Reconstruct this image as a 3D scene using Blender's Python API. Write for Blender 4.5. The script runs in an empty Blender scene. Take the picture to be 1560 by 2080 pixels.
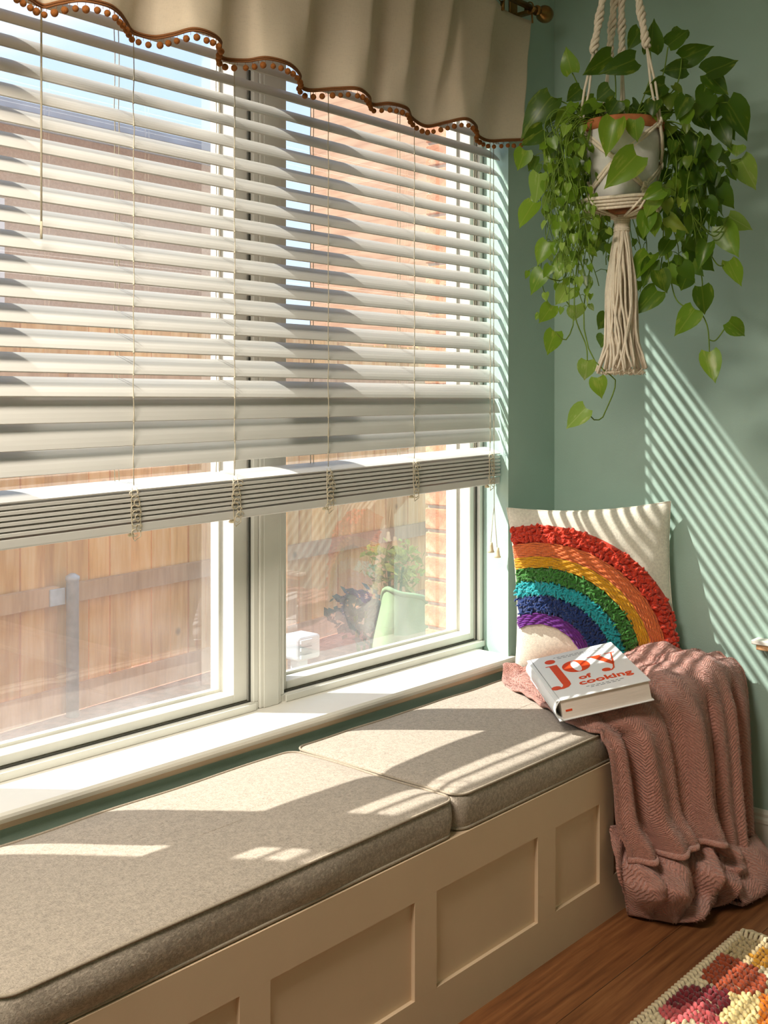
import bpy, bmesh, math, random
from mathutils import Vector, Matrix, noise
import numpy as np
R = random.Random(7)
SC = bpy.context.scene
COL = SC.collection
PI = math.pi

# ------------------------------------------------------------------ camera
F_PX, EYE, HORIZON, VPX = 2250.0, 1.41, 815.0, 2750.0
TH = math.atan((VPX - 780.0) / F_PX)              # angle between view direction and the window wall
cam = bpy.data.cameras.new('camera')
cam.sensor_fit = 'HORIZONTAL'; cam.sensor_width = 36.0
cam.lens = F_PX / 1560.0 * 36.0
cam.shift_y = -(1040.0 - HORIZON) / 1560.0
cam.clip_start = 0.05; cam.clip_end = 300
camo = bpy.data.objects.new('camera', cam); COL.objects.link(camo)
camo.location = (0, 0, EYE); camo.rotation_euler = (PI / 2, 0, TH - PI / 2)
SC.camera = camo

# ------------------------------------------------------------------ sky, sun, exposure
SC.view_settings.view_transform = 'Standard'; SC.view_settings.look = 'None'
SC.view_settings.gamma = 1.0; SC.view_settings.use_curve_mapping = False
SC.view_settings.exposure = 0.0
world = bpy.data.worlds.new('sky'); SC.world = world; world.use_nodes = True
wt = world.node_tree; wt.nodes.clear()
def wn(t, **k):
    n = wt.nodes.new(t)
    for a, b in k.items(): setattr(n, a, b)
    return n
w_out = wn('ShaderNodeOutputWorld'); w_bg = wn('ShaderNodeBackground'); w_tc = wn('ShaderNodeTexCoord')
w_map = wn('ShaderNodeMapping'); w_map.inputs['Scale'].default_value = (1.0, 1.0, 3.2)
w_no = wn('ShaderNodeTexNoise'); w_no.inputs['Scale'].default_value = 2.6; w_no.inputs['Detail'].default_value = 7
w_cr = wn('ShaderNodeValToRGB'); w_cr.color_ramp.elements[0].position = 0.50; w_cr.color_ramp.elements[1].position = 0.72
w_sep = wn('ShaderNodeSeparateXYZ')
w_gr = wn('ShaderNodeValToRGB')
w_gr.color_ramp.elements[0].position = 0.0; w_gr.color_ramp.elements[0].color = (0.60, 0.74, 0.92, 1)
w_gr.color_ramp.elements[1].position = 0.6; w_gr.color_ramp.elements[1].color = (0.30, 0.52, 0.86, 1)
w_mix = wn('ShaderNodeMix'); w_mix.data_type = 'RGBA'; w_mix.inputs[7].default_value = (0.86, 0.89, 0.93, 1)
wl = wt.links.new
wl(w_tc.outputs['Generated'], w_map.inputs['Vector']); wl(w_map.outputs['Vector'], w_no.inputs['Vector'])
wl(w_no.outputs['Fac'], w_cr.inputs['Fac']); wl(w_tc.outputs['Generated'], w_sep.inputs['Vector'])
wl(w_sep.outputs['Z'], w_gr.inputs['Fac']); wl(w_gr.outputs['Color'], w_mix.inputs[6])
wl(w_cr.outputs['Color'], w_mix.inputs[0]); wl(w_mix.outputs[2], w_bg.inputs['Color'])
wl(w_bg.outputs['Background'], w_out.inputs['Surface'])
w_bg.inputs['Strength'].default_value = 1.6

SUN = Vector((0.80, -1.0, -1.30)).normalized()     # direction the sunlight travels
sl = bpy.data.lights.new('sun', 'SUN'); sl.energy = 10.0; sl.angle = math.radians(0.6); sl.color = (1.0, 0.95, 0.87)
so = bpy.data.objects.new('sun', sl); COL.objects.link(so)
so.rotation_euler = SUN.to_track_quat('-Z', 'Y').to_euler(); so.location = (-6, 10, 12)

# ------------------------------------------------------------------ measuring helper: ray of a photo point at a real height / depth
FW = Vector((math.cos(TH), math.sin(TH), 0)); RT = Vector((math.sin(TH), -math.cos(TH), 0)); UP = Vector((0, 0, 1)); EYEP = Vector((0, 0, EYE))
def ray(px, py): return FW + RT * ((px - 780) / F_PX) + UP * ((HORIZON - py) / F_PX)
def at_z(px, py, z): d = ray(px, py); return EYEP + d * ((z - EYE) / d.z)
def at_y(px, py, y): d = ray(px, py); return EYEP + d * (y / d.y)
def at_d(px, py, d): return EYEP + ray(px, py) * d

# ------------------------------------------------------------------ mesh + object helpers
class MB:
    def __init__(s): s.v = []; s.f = []
    def add(s, v, f):
        o = len(s.v); s.v += [tuple(p) for p in v]; s.f += [tuple(i + o for i in q) for q in f]
    def box(s, lo, hi):
        x0, y0, z0 = lo; x1, y1, z1 = hi
        s.add([(x0,y0,z0),(x1,y0,z0),(x1,y1,z0),(x0,y1,z0),(x0,y0,z1),(x1,y0,z1),(x1,y1,z1),(x0,y1,z1)],
              [(0,3,2,1),(4,5,6,7),(0,1,5,4),(1,2,6,5),(2,3,7,6),(3,0,4,7)])
    def prism(s, poly, z0, z1):                        # plan polygon (counter-clockwise) raised from z0 to z1
        n = len(poly)
        s.add([(x, y, z0) for x, y in poly] + [(x, y, z1) for x, y in poly],
              [tuple(range(n))[::-1], tuple(range(n, 2 * n))] + [(i, (i + 1) % n, n + (i + 1) % n, n + i) for i in range(n)])
    def extrude_x(s, prof, x0, x1):                    # (y,z) profile along x
        n = len(prof)
        s.add([(x0, y, z) for y, z in prof] + [(x1, y, z) for y, z in prof],
              [tuple(range(n)), tuple(range(n, 2 * n))[::-1]] + [(i, n + i, n + (i + 1) % n, (i + 1) % n) for i in range(n)])
    def grid(s, fn, nu, nv, cu=False, cv=False):
        o = len(s.v)
        for i in range(nu):
            for j in range(nv): s.v.append(tuple(fn(i / (nu if cu else nu - 1), j / (nv if cv else nv - 1))))
        for i in range(nu if cu else nu - 1):
            for j in range(nv if cv else nv - 1):
                a, b = i, (i + 1) % nu; c, d = j, (j + 1) % nv
                s.f.append((o + a * nv + c, o + b * nv + c, o + b * nv + d, o + a * nv + d))
    def tube(s, pts, r, n=6, caps=True, closed=False):
        pts = [Vector(p) for p in pts]; m = len(pts)
        if m < 2: return
        rr = r if callable(r) else (lambda t: r)
        o = len(s.v); prev = None
        for i, p in enumerate(pts):
            a = pts[(i - 1) % m] if (closed or i > 0) else p
            b = pts[(i + 1) % m] if (closed or i < m - 1) else p
            t = (b - a)
            t = t.normalized() if t.length > 1e-9 else Vector((0, 0, 1))
            if prev is None:
                u = t.cross(Vector((0, 0, 1)))
                if u.length < 0.1: u = t.cross(Vector((1, 0, 0)))
                u.normalize()
            else:
                u = prev - t * prev.dot(t)
                u = u.normalized() if u.length > 1e-6 else t.orthogonal().normalized()
            prev = u; w = t.cross(u); q = rr(i / max(1, m - 1))
            for k in range(n):
                an = 2 * PI * k / n
                s.v.append(tuple(p + (u * math.cos(an) + w * math.sin(an)) * q))
        for i in range(m if closed else m - 1):
            a = o + i * n; b = o + ((i + 1) % m) * n
            for k in range(n): s.f.append((a + k, a + (k + 1) % n, b + (k + 1) % n, b + k))
        if caps and not closed:
            s.f.append(tuple(o + k for k in range(n))[::-1]); s.f.append(tuple(o + (m - 1) * n + k for k in range(n)))
    def lathe(s, prof, c=(0, 0, 0), n=24, axis='z'):
        o = len(s.v)
        for r, h in prof:
            for k in range(n):
                a = 2 * PI * k / n
                p = (r * math.cos(a), r * math.sin(a), h)
                if axis == 'x': p = (h, p[0], p[1])
                if axis == 'y': p = (p[0], h, p[1])
                s.v.append((p[0] + c[0], p[1] + c[1], p[2] + c[2]))
        for i in range(len(prof) - 1):
            for k in range(n):
                s.f.append((o + i * n + k, o + i * n + (k + 1) % n, o + (i + 1) * n + (k + 1) % n, o + (i + 1) * n + k))
        s.f.append(tuple(o + k for k in range(n))[::-1]); e = o + (len(prof) - 1) * n; s.f.append(tuple(e + k for k in range(n)))
    def ball(s, c, r, nu=8, nv=6, sc=(1, 1, 1), rot=None):
        o = len(s.v); c = Vector(c)
        def P(x, y, z):
            q = Vector((x * r * sc[0], y * r * sc[1], z * r * sc[2]))
            if rot is not None: q = rot @ q
            return tuple(c + q)
        s.v.append(P(0, 0, 1))
        for j in range(1, nv):
            a = PI * j / nv
            for k in range(nu):
                b = 2 * PI * k / nu; s.v.append(P(math.sin(a) * math.cos(b), math.sin(a) * math.sin(b), math.cos(a)))
        s.v.append(P(0, 0, -1)); e = len(s.v) - 1
        for k in range(nu):
            s.f.append((o, o + 1 + k, o + 1 + (k + 1) % nu)); b = o + 1 + (nv - 2) * nu
            s.f.append((e, b + (k + 1) % nu, b + k))
        for j in range(nv - 2):
            for k in range(nu):
                a = o + 1 + j * nu; b = a + nu
                s.f.append((a + k, b + k, b + (k + 1) % nu, a + (k + 1) % nu))
    def mesh(s, name, m, smooth=False):
        me = bpy.data.meshes.new(name); me.from_pydata(s.v, [], s.f); me.validate()
        if m is not None: me.materials.append(m)
        bm = bmesh.new(); bm.from_mesh(me); bmesh.ops.recalc_face_normals(bm, faces=bm.faces); bm.to_mesh(me); bm.free()
        if smooth:
            for p in me.polygons: p.use_smooth = True
        return me
    def build(s, name, m, parent=None, smooth=False, bevel=0.0, seg=2, loc=None):
        return put(name, s.mesh(name, m, smooth), parent, bevel, seg, loc)
def put(name, me, parent=None, bevel=0.0, seg=2, loc=None, mat4=None):
    o = bpy.data.objects.new(name, me); COL.objects.link(o)
    if parent is not None:
        o.parent = parent
        o.matrix_parent_inverse = Matrix.Translation(parent.location).inverted() if parent.parent is None else (Matrix.Identity(4))
        if parent.parent is not None and parent.parent.type == 'EMPTY':
            pass
    if loc is not None: o.location = loc
    if mat4 is not None: o.matrix_basis = mat4
    if bevel > 0:
        b = o.modifiers.new('bevel', 'BEVEL'); b.width = bevel; b.segments = seg; b.limit_method = 'ANGLE'; b.angle_limit = math.radians(40)
    return o
def tag(o, label=None, cat=None, group=None, kind=None):
    if label: o['label'] = label
    if cat: o['category'] = cat
    if group: o['group'] = group
    if kind: o['kind'] = kind
    return o
def thing(name, label, cat, loc=(0, 0, 0), group=None):
    o = bpy.data.objects.new(name, None); COL.objects.link(o); o.location = loc; o.empty_display_size = 0.1
    return tag(o, label, cat, group)
def struct(o): o['kind'] = 'structure'; return o

# ------------------------------------------------------------------ materials
def srgb(r, g, b):
    f = lambda c: (c / 255 / 12.92) if c / 255 <= 0.04045 else ((c / 255 + 0.055) / 1.055) ** 2.4
    return (f(r), f(g), f(b), 1.0)
class NT:
    def __init__(s, name):
        s.m = bpy.data.materials.new(name); s.m.use_nodes = True; s.t = s.m.node_tree
        s.t.nodes.clear(); s.out = s.n('ShaderNodeOutputMaterial')
    def n(s, t, **k):
        q = s.t.nodes.new(t)
        for a, b in k.items():
            if a.startswith('i_'): q.inputs[a[2:].replace('_', ' ')].default_value = b
            else: setattr(q, a, b)
        return q
    def l(s, a, b): s.t.links.new(a, b)
    def coords(s, scale=(1, 1, 1), kind='Object', rot=(0, 0, 0)):
        tc = s.n('ShaderNodeTexCoord'); mp = s.n('ShaderNodeMapping'); mp.inputs['Scale'].default_value = scale; mp.inputs['Rotation'].default_value = rot
        s.l(tc.outputs[kind], mp.inputs['Vector']); return mp.outputs['Vector']
    def noise(s, vec, scale, detail=4, rough=0.55):
        q = s.n('ShaderNodeTexNoise'); q.inputs['Scale'].default_value = scale; q.inputs['Detail'].default_value = detail; q.inputs['Roughness'].default_value = rough
        s.l(vec, q.inputs['Vector']); return q.outputs['Fac']
    def ramp(s, fac, stops):
        q = s.n('ShaderNodeValToRGB'); e = q.color_ramp.elements
        while len(e) < len(stops): e.new(0.5)
        for i, (p, c) in enumerate(stops): e[i].position = p; e[i].color = c if len(c) == 4 else (*c, 1)
        s.l(fac, q.inputs['Fac']); return q.outputs['Color']
    def mix(s, fac, a, b, blend='MIX'):
        q = s.n('ShaderNodeMix'); q.data_type = 'RGBA'; q.blend_type = blend
        for k, x in ((0, fac), (6, a), (7, b)):
            if hasattr(x, 'links') or isinstance(x, bpy.types.NodeSocket): s.l(x, q.inputs[k])
            else: q.inputs[k].default_value = x
        return q.outputs[2]
    def bump(s, h, strength=0.3, dist=0.002, prev=None):
        q = s.n('ShaderNodeBump'); q.inputs['Strength'].default_value = strength; q.inputs['Distance'].default_value = dist
        s.l(h, q.inputs['Height'])
        if prev is not None: s.l(prev, q.inputs['Normal'])
        return q.outputs['Normal']
    def bsdf(s, col, rough=0.6, normal=None, spec=0.4, metal=0.0, sheen=0.0):
        b = s.n('ShaderNodeBsdfPrincipled')
        if isinstance(col, bpy.types.NodeSocket): s.l(col, b.inputs['Base Color'])
        else: b.inputs['Base Color'].default_value = col
        if isinstance(rough, bpy.types.NodeSocket): s.l(rough, b.inputs['Roughness'])
        else: b.inputs['Roughness'].default_value = rough
        b.inputs['Specular IOR Level'].default_value = spec; b.inputs['Metallic'].default_value = metal
        if sheen: b.inputs['Sheen Weight'].default_value = sheen
        if normal is not None: s.l(normal, b.inputs['Normal'])
        return b
    def done(s, sh): s.l(sh.outputs[0], s.out.inputs['Surface']); return s.m
def dark(c, k): return (c[0] * k, c[1] * k, c[2] * k, 1)
def plain(name, col, rough=0.55, var=0.12, scale=30, bump=0.1, bscale=200, spec=0.4, metal=0.0, sheen=0.0, stretch=(1, 1, 1), bd=0.001):
    t = NT(name); v = t.coords(stretch)
    c = t.ramp(t.noise(v, scale), [(0.3, dark(col, 1 - var)), (0.7, dark(col, 1 + var * 0.5))])
    n = t.bump(t.noise(v, bscale, 3), bump, bd) if bump else None
    return t.done(t.bsdf(c, rough, n, spec, metal, sheen))

M = {}
M['wall'] = plain('sage_wall_paint', srgb(172, 198, 186), 0.75, 0.03, 6, 0.35, 260, 0.25, bd=0.0015)
M['ceiling'] = plain('ceiling_paint', srgb(236, 230, 218), 0.8, 0.02, 6, 0.2, 200, 0.2)
M['trim'] = plain('white_trim_paint', srgb(238, 234, 224), 0.35, 0.03, 9, 0.05, 90, 0.5)
M['vinyl'] = plain('white_window_vinyl', srgb(232, 230, 220), 0.35, 0.04, 14, 0.04, 120, 0.5)
M['bench'] = plain('warm_white_bench_paint', srgb(226, 199, 168), 0.5, 0.03, 8, 0.08, 140, 0.35)
M['dark_groove'] = plain('window_track_rubber', srgb(70, 70, 64), 0.7, 0.1, 30, 0)  # dark grey of the window tracks and the slab under the planks
M['slat'] = plain('off_white_slat', srgb(222, 220, 214), 0.42, 0.03, 3, 0.05, 40, 0.4, stretch=(1, 20, 20))
M['cord'] = plain('cream_cord', srgb(216, 204, 178), 0.8, 0.15, 300, 0.3, 900)
M['tassel'] = plain('cream_plastic_tassel', srgb(236, 222, 188), 0.4, 0.05, 40, 0)
M['brass'] = plain('antique_brass', srgb(150, 112, 62), 0.32, 0.25, 40, 0.15, 90, 0.5, 0.9)
M['braid'] = plain('brown_braid', srgb(132, 84, 44), 0.85, 0.25, 500, 0.5, 900)
M['pom'] = plain('brown_wool_pompom', srgb(150, 92, 46), 0.95, 0.3, 500, 0.8, 900, 0.1)
M['gray_metal'] = plain('galvanised_steel', srgb(196, 198, 200), 0.5, 0.2, 18, 0.1, 60, 0.5, 0.2)
M['mortar'] = plain('mortar', srgb(196, 188, 176), 0.9, 0.15, 60, 0.5, 300, 0.1)
M['soil'] = plain('potting_soil', srgb(52, 38, 28), 0.95, 0.5, 120, 0.9, 200, 0.1)
M['macrame'] = plain('cotton_macrame_rope', srgb(242, 228, 206), 0.9, 0.12, 160, 0.8, 500, 0.1, stretch=(1, 1, 0.35), bd=0.002)
M['terracotta'] = plain('terracotta', srgb(182, 112, 70), 0.85, 0.2, 40, 0.3, 150, 0.2)
M['concrete'] = plain('pale_concrete', srgb(224, 222, 216), 0.85, 0.16, 22, 0.3, 120, 0.2)
M['stem'] = plain('vine_stem', srgb(112, 140, 44), 0.55, 0.25, 60, 0, 10, 0.3)
M['paper'] = plain('book_pages', srgb(240, 226, 216), 0.85, 0.08, 300, 0.4, 700, 0.1, stretch=(0.05, 0.05, 1.5))
M['cover'] = plain('white_book_cover', srgb(240, 240, 240), 0.3, 0.02, 9, 0, 10, 0.5)
M['ink'] = plain('orange_red_ink', srgb(226, 74, 32), 0.4, 0.1, 12, 0, 10, 0.4)
M['grey_ink'] = plain('grey_ink', srgb(140, 142, 146), 0.5, 0.1, 12, 0)
M['cream_linen'] = None

def m_floor():
    t = NT('oak_floor_plank'); v = t.coords((1.6, 26, 26))
    oi = t.n('ShaderNodeObjectInfo')
    add = t.n('ShaderNodeVectorMath'); add.operation = 'ADD'
    cmb = t.n('ShaderNodeCombineXYZ'); mul = t.n('ShaderNodeMath'); mul.operation = 'MULTIPLY'; mul.inputs[1].default_value = 40
    t.l(oi.outputs['Random'], mul.inputs[0]); t.l(mul.outputs[0], cmb.inputs[0]); t.l(mul.outputs[0], cmb.inputs[2])
    t.l(v, add.inputs[0]); t.l(cmb.outputs[0], add.inputs[1])
    n1 = t.noise(add.outputs[0], 2.2, 8, 0.62); 
    wv = t.n('ShaderNodeTexWave'); wv.wave_type = 'BANDS'; wv.bands_direction = 'Y'; wv.inputs['Scale'].default_value = 0.45; wv.inputs['Distortion'].default_value = 9; wv.inputs['Detail'].default_value = 3
    t.l(add.outputs[0], wv.inputs['Vector'])
    c = t.ramp(n1, [(0.3, srgb(96, 56, 32)), (0.55, srgb(138, 88, 52)), (0.75, srgb(164, 112, 70))])
    c = t.mix(0.12, c, t.ramp(wv.outputs['Fac'], [(0.2, srgb(104, 62, 36)), (0.8, srgb(160, 108, 68))]))
    tone = t.ramp(oi.outputs['Random'], [(0, (0.86, 0.86, 0.86, 1)), (1, (1.08, 1.05, 1.02, 1))])
    c = t.mix(1.0, c, tone, 'MULTIPLY')
    return t.done(t.bsdf(c, 0.38, t.bump(n1, 0.12, 0.001), 0.4))
M['floor'] = m_floor()
def m_linen(name, base, lo=0.45, sc=1.0):
    t = NT(name); v = t.coords()
    n1 = t.noise(t.coords((1, 6, 1)), 150 * sc, 3, 0.7); n2 = t.noise(t.coords((6, 1, 6)), 150 * sc, 3, 0.7)
    mx = t.n('ShaderNodeMath'); mx.operation = 'MAXIMUM'; t.l(n1, mx.inputs[0]); t.l(n2, mx.inputs[1])
    vo = t.n('ShaderNodeTexVoronoi'); vo.inputs['Scale'].default_value = 190 * sc; t.l(v, vo.inputs['Vector'])
    c = t.ramp(mx.outputs[0], [(0.45, dark(base, lo)), (0.58, base), (0.72, dark(base, 1.3 - 0.3 * lo))])
    c2 = t.mix(0.25, c, t.ramp(t.noise(v, 90 * sc, 2), [(0.35, dark(base, 0.6)), (0.65, dark(base, 1.2))]))
    nn = t.bump(mx.outputs[0], 0.55, 0.002, t.bump(vo.outputs['Distance'], 0.3, 0.0015))
    return t.done(t.bsdf(c2, 0.92, nn, 0.1, 0, 0.15))
M['linen'] = m_linen('oatmeal_woven_upholstery', srgb(192, 178, 162))
M['piping'] = plain('oatmeal_piping', srgb(172, 158, 140), 0.9, 0.2, 300, 0.5, 700, 0.1)
M['cream_linen'] = m_linen('cream_pillow_linen', srgb(240, 233, 216), 0.82, 1.6)
def m_valance():
    t = NT('natural_muslin'); v = t.coords()
    a = t.noise(t.coords((1, 1, 14)), 60, 4, 0.7); b = t.noise(t.coords((14, 14, 1)), 60, 4, 0.7)
    mx = t.n('ShaderNodeMath'); mx.operation = 'ADD'; t.l(a, mx.inputs[0]); t.l(b, mx.inputs[1])
    base = srgb(242, 230, 210)
    c = t.ramp(mx.outputs[0], [(0.75, dark(base, 0.86)), (1.1, base)])
    c = t.mix(0.2, c, t.ramp(t.noise(v, 5, 4), [(0.35, dark(base, 0.8)), (0.65, dark(base, 1.05))]))
    nb = t.bump(mx.outputs[0], 0.25, 0.001)
    d = t.n('ShaderNodeBsdfDiffuse'); t.l(c, d.inputs['Color']); t.l(nb, d.inputs['Normal'])
    tr = t.n('ShaderNodeBsdfTranslucent'); t.l(c, tr.inputs['Color'])
    ms = t.n('ShaderNodeMixShader'); ms.inputs[0].default_value = 0.5; t.l(d.outputs[0], ms.inputs[1]); t.l(tr.outputs[0], ms.inputs[2])
    return t.done(ms)
M['valance'] = m_valance()
def m_glass():
    t = NT('dusty_window_glass'); v = t.coords()
    tr = t.n('ShaderNodeBsdfTransparent'); tr.inputs['Color'].default_value = (0.96, 0.98, 0.97, 1)
    gl = t.n('ShaderNodeBsdfGlossy'); gl.inputs['Roughness'].default_value = 0.0; gl.inputs['Color'].default_value = (1, 1, 1, 1)
    ge = t.n('ShaderNodeNewGeometry'); dt = t.n('ShaderNodeVectorMath'); dt.operation = 'DOT_PRODUCT'; t.l(ge.outputs['Incoming'], dt.inputs[0]); t.l(ge.outputs['Normal'], dt.inputs[1])
    ab_ = t.n('ShaderNodeMath'); ab_.operation = 'ABSOLUTE'; t.l(dt.outputs['Value'], ab_.inputs[0])
    om = t.n('ShaderNodeMath'); om.operation = 'SUBTRACT'; om.inputs[0].default_value = 1.0; t.l(ab_.outputs[0], om.inputs[1])
    p5 = t.n('ShaderNodeMath'); p5.operation = 'POWER'; p5.inputs[1].default_value = 5.0; t.l(om.outputs[0], p5.inputs[0])
    fr = t.n('ShaderNodeMath'); fr.operation = 'MULTIPLY_ADD'; fr.inputs[1].default_value = 0.84; fr.inputs[2].default_value = 0.16; t.l(p5.outputs[0], fr.inputs[0])
    m1 = t.n('ShaderNodeMixShader'); t.l(fr.outputs[0], m1.inputs[0]); t.l(tr.outputs[0], m1.inputs[1]); t.l(gl.outputs[0], m1.inputs[2])
    # dust film: thicker in the lower part of each pane, with specks
    df = t.n('ShaderNodeBsdfTranslucent'); df.inputs['Color'].default_value = (0.9, 0.9, 0.88, 1)
    sp = t.n('ShaderNodeSeparateXYZ'); t.l(t.n('ShaderNodeTexCoord').outputs['Object'], sp.inputs[0])
    up = t.n('ShaderNodeMapRange'); up.inputs['From Min'].default_value = 0.60; up.inputs['From Max'].default_value = 1.0
    up.inputs['To Min'].default_value = 0.16; up.inputs['To Max'].default_value = 0.06; t.l(sp.outputs['Z'], up.inputs['Value'])
    nz = t.ramp(t.noise(v, 7, 5), [(0.25, (0.45, 0.45, 0.45, 1)), (0.75, (1.3, 1.3, 1.3, 1))])
    mu = t.n('ShaderNodeMath'); mu.operation = 'MULTIPLY'; t.l(up.outputs[0], mu.inputs[0]); t.l(nz, mu.inputs[1])
    spk = t.ramp(t.noise(v, 420, 2), [(0.68, (0, 0, 0, 1)), (0.74, (0.12, 0.12, 0.12, 1))])
    ad = t.n('ShaderNodeMath'); ad.operation = 'ADD'; t.l(mu.outputs[0], ad.inputs[0]); t.l(spk, ad.inputs[1])
    m2 = t.n('ShaderNodeMixShader'); t.l(ad.outputs[0], m2.inputs[0]); t.l(m1.outputs[0], m2.inputs[1]); t.l(df.outputs[0], m2.inputs[2])
    return t.done(m2)
M['glass'] = m_glass()
def m_cedar(name, c0, c1, c2):
    t = NT(name); oi = t.n('ShaderNodeObjectInfo'); v = t.coords((9, 9, 0.9))
    add = t.n('ShaderNodeVectorMath'); add.operation = 'ADD'; mul = t.n('ShaderNodeMath'); mul.operation = 'MULTIPLY'; mul.inputs[1].default_value = 55
    cmb = t.n('ShaderNodeCombineXYZ'); t.l(oi.outputs['Random'], mul.inputs[0]); t.l(mul.outputs[0], cmb.inputs[2]); t.l(mul.outputs[0], cmb.inputs[0])
    t.l(v, add.inputs[0]); t.l(cmb.outputs[0], add.inputs[1])
    n1 = t.noise(add.outputs[0], 2.2, 7, 0.6)
    c = t.ramp(n1, [(0.28, c0), (0.5, c1), (0.72, c2)])
    kn = t.n('ShaderNodeTexVoronoi'); kn.inputs['Scale'].default_value = 3.2
    t.l(t.n('ShaderNodeTexCoord').outputs['Object'], kn.inputs['Vector'])
    c = t.mix(t.ramp(kn.outputs['Distance'], [(0.03, (0.75, 0.75, 0.75, 1)), (0.09, (0, 0, 0, 1))]), c, dark(c0, 0.45))
    tone = t.ramp(oi.outputs['Random'], [(0, (0.82, 0.80, 0.78, 1)), (1, (1.12, 1.1, 1.06, 1))])
    return t.done(t.bsdf(t.mix(1.0, c, tone, 'MULTIPLY'), 0.8, t.bump(n1, 0.3, 0.004), 0.15))
M['cedar'] = m_cedar('cedar_fence', srgb(210, 148, 84), srgb(238, 184, 116), srgb(248, 206, 148))
M['cedar_rail'] = m_cedar('cedar_rail', srgb(190, 146, 106), srgb(216, 172, 130), srgb(228, 188, 146))
def m_brick(name, a, b, c):
    t = NT(name); oi = t.n('ShaderNodeObjectInfo'); v = t.coords()
    n = t.noise(v, 26, 6, 0.65)
    col = t.ramp(n, [(0.3, a), (0.5, b), (0.68, c)])
    pit = t.ramp(t.noise(v, 130, 3), [(0.3, (0.35, 0.35, 0.35, 1)), (0.4, (1, 1, 1, 1))])
    col = t.mix(1.0, col, pit, 'MULTIPLY')
    col = t.mix(1.0, col, t.ramp(oi.outputs['Random'], [(0, (0.88, 0.86, 0.85, 1)), (1, (1.08, 1.06, 1.05, 1))]), 'MULTIPLY')
    return t.done(t.bsdf(col, 0.9, t.bump(t.noise(v, 90, 4), 0.6, 0.004), 0.1))
M['brick'] = m_brick('orange_brick', srgb(176, 106, 72), srgb(206, 142, 104), srgb(226, 178, 144))
M['brick_far'] = m_brick('far_tan_brick', srgb(190, 156, 126), srgb(206, 174, 142), srgb(220, 192, 162))
def m_siding():
    t = NT('tan_lap_siding'); v = t.coords((1, 1, 1)); w = t.n('ShaderNodeTexWave'); w.bands_direction = 'Z'; w.wave_profile = 'SAW'; w.inputs['Scale'].default_value = 1.9; w.inputs['Distortion'].default_value = 0.3
    t.l(v, w.inputs['Vector'])
    c = t.ramp(t.noise(t.coords((1, 1, 6)), 1.2, 5), [(0.3, srgb(176, 130, 98)), (0.7, srgb(206, 168, 134))])
    c = t.mix(t.ramp(w.outputs['Fac'], [(0.0, (0.55, 0.55, 0.55, 1)), (0.14, (0, 0, 0, 1))]), c, srgb(150, 100, 70))
    return t.done(t.bsdf(c, 0.8, t.bump(w.outputs['Fac'], 0.5, 0.01), 0.15))
M['siding'] = m_siding()
M['shingle'] = plain('grey_roof_shingle', srgb(150, 158, 170), 0.9, 0.2, 3, 0.2, 30, 0.1)
M['fascia'] = plain('grey_fascia', srgb(120, 112, 108), 0.7, 0.1, 6, 0)
M['lawn'] = plain('mulch_ground', srgb(176, 128, 104), 0.95, 0.4, 14, 0.8, 60, 0.05, bd=0.01)
M['concrete_slab'] = plain('house_footing_concrete', srgb(188, 186, 182), 0.9, 0.1, 10, 0.2, 60, 0.1)
M['hair'] = None
def m_leaf(name, a, b, vein):
    t = NT(name); v = t.coords(kind='Object'); oi = t.n('ShaderNodeObjectInfo')
    sp = t.n('ShaderNodeSeparateXYZ'); t.l(t.n('ShaderNodeTexCoord').outputs['Object'], sp.inputs[0])
    ab = t.n('ShaderNodeMath'); ab.operation = 'ABSOLUTE'; t.l(sp.outputs['X'], ab.inputs[0])
    rib = t.ramp(ab.outputs[0], [(0.0, (1, 1, 1, 1)), (0.035, (0, 0, 0, 1))])
    cm = t.n('ShaderNodeCombineXYZ'); mx = t.n('ShaderNodeMath'); mx.operation = 'MULTIPLY_ADD'; mx.inputs[1].default_value = 1.0; t.l(oi.outputs['Random'], cm.inputs[2])
    add = t.n('ShaderNodeVectorMath'); add.operation = 'MULTIPLY_ADD'; add.inputs[1].default_value = (2.6, 0.8, 1); t.l(v, add.inputs[0])
    sc = t.n('ShaderNodeVectorMath'); sc.operation = 'SCALE'; sc.inputs[3].default_value = 30; t.l(cm.outputs[0], sc.inputs[0]); t.l(sc.outputs[0], add.inputs[2])
    streak = t.ramp(t.noise(add.outputs[0], 2.0, 4, 0.6), [(0.56, (0, 0, 0, 1)), (0.70, (0.8, 0.8, 0.8, 1))])
    base = t.mix(oi.outputs['Random'], a, b)
    c = t.mix(streak, base, vein)
    c = t.mix(rib, c, t.mix(0.5, base, vein))
    p = t.bsdf(c, 0.32, None, 0.5)
    tr = t.n('ShaderNodeBsdfTranslucent'); t.l(t.mix(0.35, c, vein), tr.inputs['Color'])
    ms = t.n('ShaderNodeMixShader'); ms.inputs[0].default_value = 0.48; t.l(p.outputs[0], ms.inputs[1]); t.l(tr.outputs[0], ms.inputs[2])
    return t.done(ms)
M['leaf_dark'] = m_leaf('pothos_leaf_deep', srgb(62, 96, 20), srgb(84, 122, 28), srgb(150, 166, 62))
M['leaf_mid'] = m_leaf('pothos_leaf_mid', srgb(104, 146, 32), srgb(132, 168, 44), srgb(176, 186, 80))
M['leaf_light'] = m_leaf('pothos_leaf_pale', srgb(134, 172, 58), srgb(160, 190, 78), srgb(206, 216, 140))
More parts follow.
